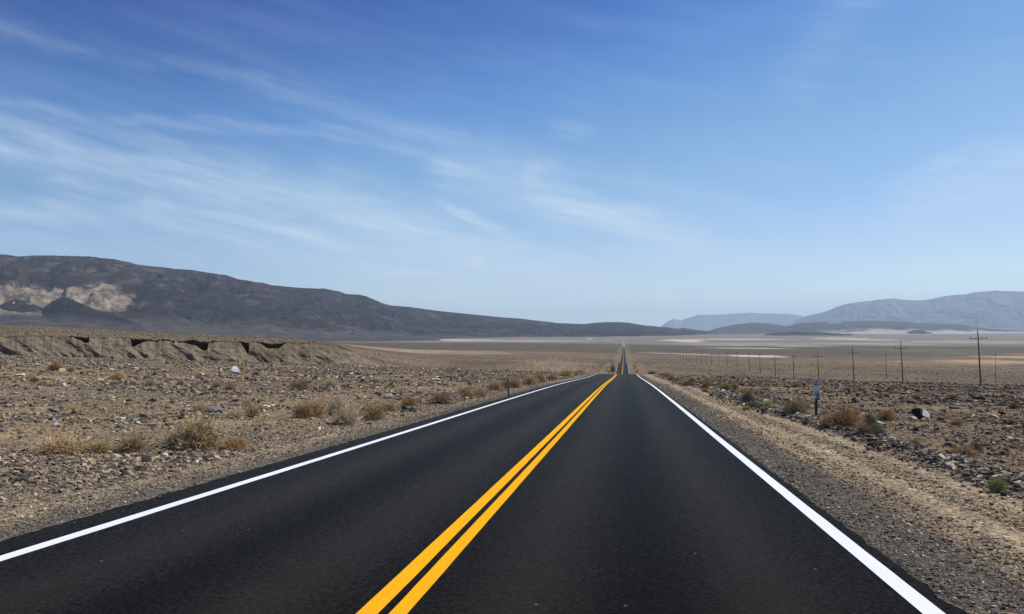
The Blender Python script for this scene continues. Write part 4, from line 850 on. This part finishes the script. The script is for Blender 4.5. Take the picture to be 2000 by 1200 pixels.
# ------------------------------------------------------------------ roadside sign and markers
m_panel = noisy('white_sign_panel', (.62, .66, .70), (.52, .56, .60), 4, .5)
m_ink = mat('black_lettering', (.012, .012, .02), .6)[0]
m_post = noisy('dark_metal_post', (.035, .037, .04), (.06, .06, .065), 5, .6, .3)
x, y, z, D = at(1594, 815)
sg = empty('postmile_sign', (x, y, z), R(-6)); sg.rotation_euler = (0, R(1.0), R(-6))
tag(sg, 'narrow white postmile marker with black figures on a dark post at the right shoulder', 'sign')
MB().box((0, 0, .31), (.042, .018, .36)).build('post', m_post, sg)
panel = MB().box((0.005, -.022, .935), (.105, .003, .315)).build('sign_panel', m_panel, sg)
def text(body, size, loc, rot, parent):
    c = bpy.data.curves.new('txt', 'FONT'); c.body = body; c.size = size; c.align_x = 'CENTER'; c.align_y = 'CENTER'; c.extrude = .0008; c.offset = size * .035
    o = bpy.data.objects.new('txt', c); COL.objects.link(o); bpy.context.view_layer.update()
    me = bpy.data.meshes.new_from_object(o.evaluated_get(bpy.context.evaluated_depsgraph_get())); bpy.data.objects.remove(o)
    q = bpy.data.objects.new('lettering', me); COL.objects.link(q); me.materials.clear(); me.materials.append(m_ink)
    q.parent = parent; q.location = loc; q.rotation_euler = rot; return q
text('136', .105, (0.0, -.0275, 1.185), (R(90), 0, 0), panel)
text('INY', .105, (0.0, -.0275, 1.085), (R(90), 0, 0), panel)
text('15', .165, (0.01, -.0275, .80), (R(90), R(90), 0), panel)
text('50', .13, (0.045, -.0275, .685), (R(90), R(90), 0), panel)
def delineator(px, py, h, name, label, rz=0):
    x, y, z, D = at(px, py); r = empty(name, (x, y, z), rz); r.rotation_euler = (0, R(-2.5), rz)
    MB().box((-.03, 0, h / 2 - .05), (.006, .03, h / 2 + .05)).box((.03, 0, h / 2 - .05), (.006, .03, h / 2 + .05)).box((0, .024, h / 2 - .05), (.036, .005, h / 2 + .05)).build('post', m_metal, r)
    MB().box((.008, -.04, h - .075), (.045, .006, .075)).build('reflector', noisy('reflector', (.25, .30, .36), (.2, .24, .3), 9, .3), r)
    tag(r, label, 'road marker', 'metal delineator posts at the road edge')
delineator(993.5, 775, .98, 'delineator', 'thin grey metal delineator post at the edge of the left shoulder')
delineator(1283, 731, .95, 'delineator', 'small dark delineator post near the crest on the right')
m_stake = noisy('pale_stake_wood', (.50, .36, .22), (.42, .30, .19), 4, .85)
for px, py, h, lb in ((92, 715, 24, 'left of two pale wooden stakes on the far left plain'), (290, 722, 22, 'right of two pale wooden stakes on the far left plain')):
    x, y, z, D = at(px, py); k = D / 1500.
    o = MB().box((0, 0, h * k / 2 - .1), (.035, .02, h * k / 2 + .1)).box((0, -.002, h * k * .93), (.04, .024, h * k * .04)).build('wooden_stake', m_stake); o.location = (x, y, z); o.rotation_euler = (0, R(-3), .3)
    tag(o, lb, 'stake', 'wooden stakes on the left plain')
x, y, z, D = at(464.5, 735); k = D / 1500.
r = empty('marker_rod', (x, y, z)); MB().tube([(0, 0, -.1), (0, 0, 36 * k)], .02, 6).build('rod', m_post, r); MB().tube([(0, 0, 33 * k), (0, 0, 36.5 * k)], .035, 8).build('cap', m_metal, r)
tag(r, 'thin dark metal rod standing in front of the white boulder', 'marker post')
x, y, z, D = at(884.5, 717); k = D / 1500.
r = empty('marker_post', (x, y, z)); MB().box((0, 0, 6 * k), (.07, .04, 7 * k)).build('post', noisy('white_post_paint', (.7, .7, .68), (.6, .6, .58), 5), r)
MB().box((0, -.004, 12 * k), (.085, .05, 2.6 * k)).build('red_band', noisy('red_paint', (.36, .05, .03), (.28, .05, .035), 5), r)
tag(r, 'white marker post with a dark red top far out on the left plain', 'marker post')

# ------------------------------------------------------------------ haze
hz = MB().box((0, 28500, 900), (99000, 34500, 1110)).build('haze', None) if False else None
me = bpy.data.meshes.new('haze'); mb = MB().box((0, 28500, 630), (99000, 34500, 830)); me.from_pydata(mb.v, [], mb.f); me.update()
hz = bpy.data.objects.new('haze', me); COL.objects.link(hz)
m = bpy.data.materials.new('haze'); m.use_nodes = True; nt = m.node_tree; nt.nodes.clear()
pv = nt.nodes.new('ShaderNodeVolumePrincipled'); pv.inputs['Color'].default_value = (.63, .83, 1.0, 1); pv.inputs['Density'].default_value = 2.2e-5; pv.inputs['Anisotropy'].default_value = .1
mo = nt.nodes.new('ShaderNodeOutputMaterial'); nt.links.new(pv.outputs[0], mo.inputs['Volume']); me.materials.append(m)
tag(hz, 'thin pale blue haze filling the valley', 'haze', kind='stuff')
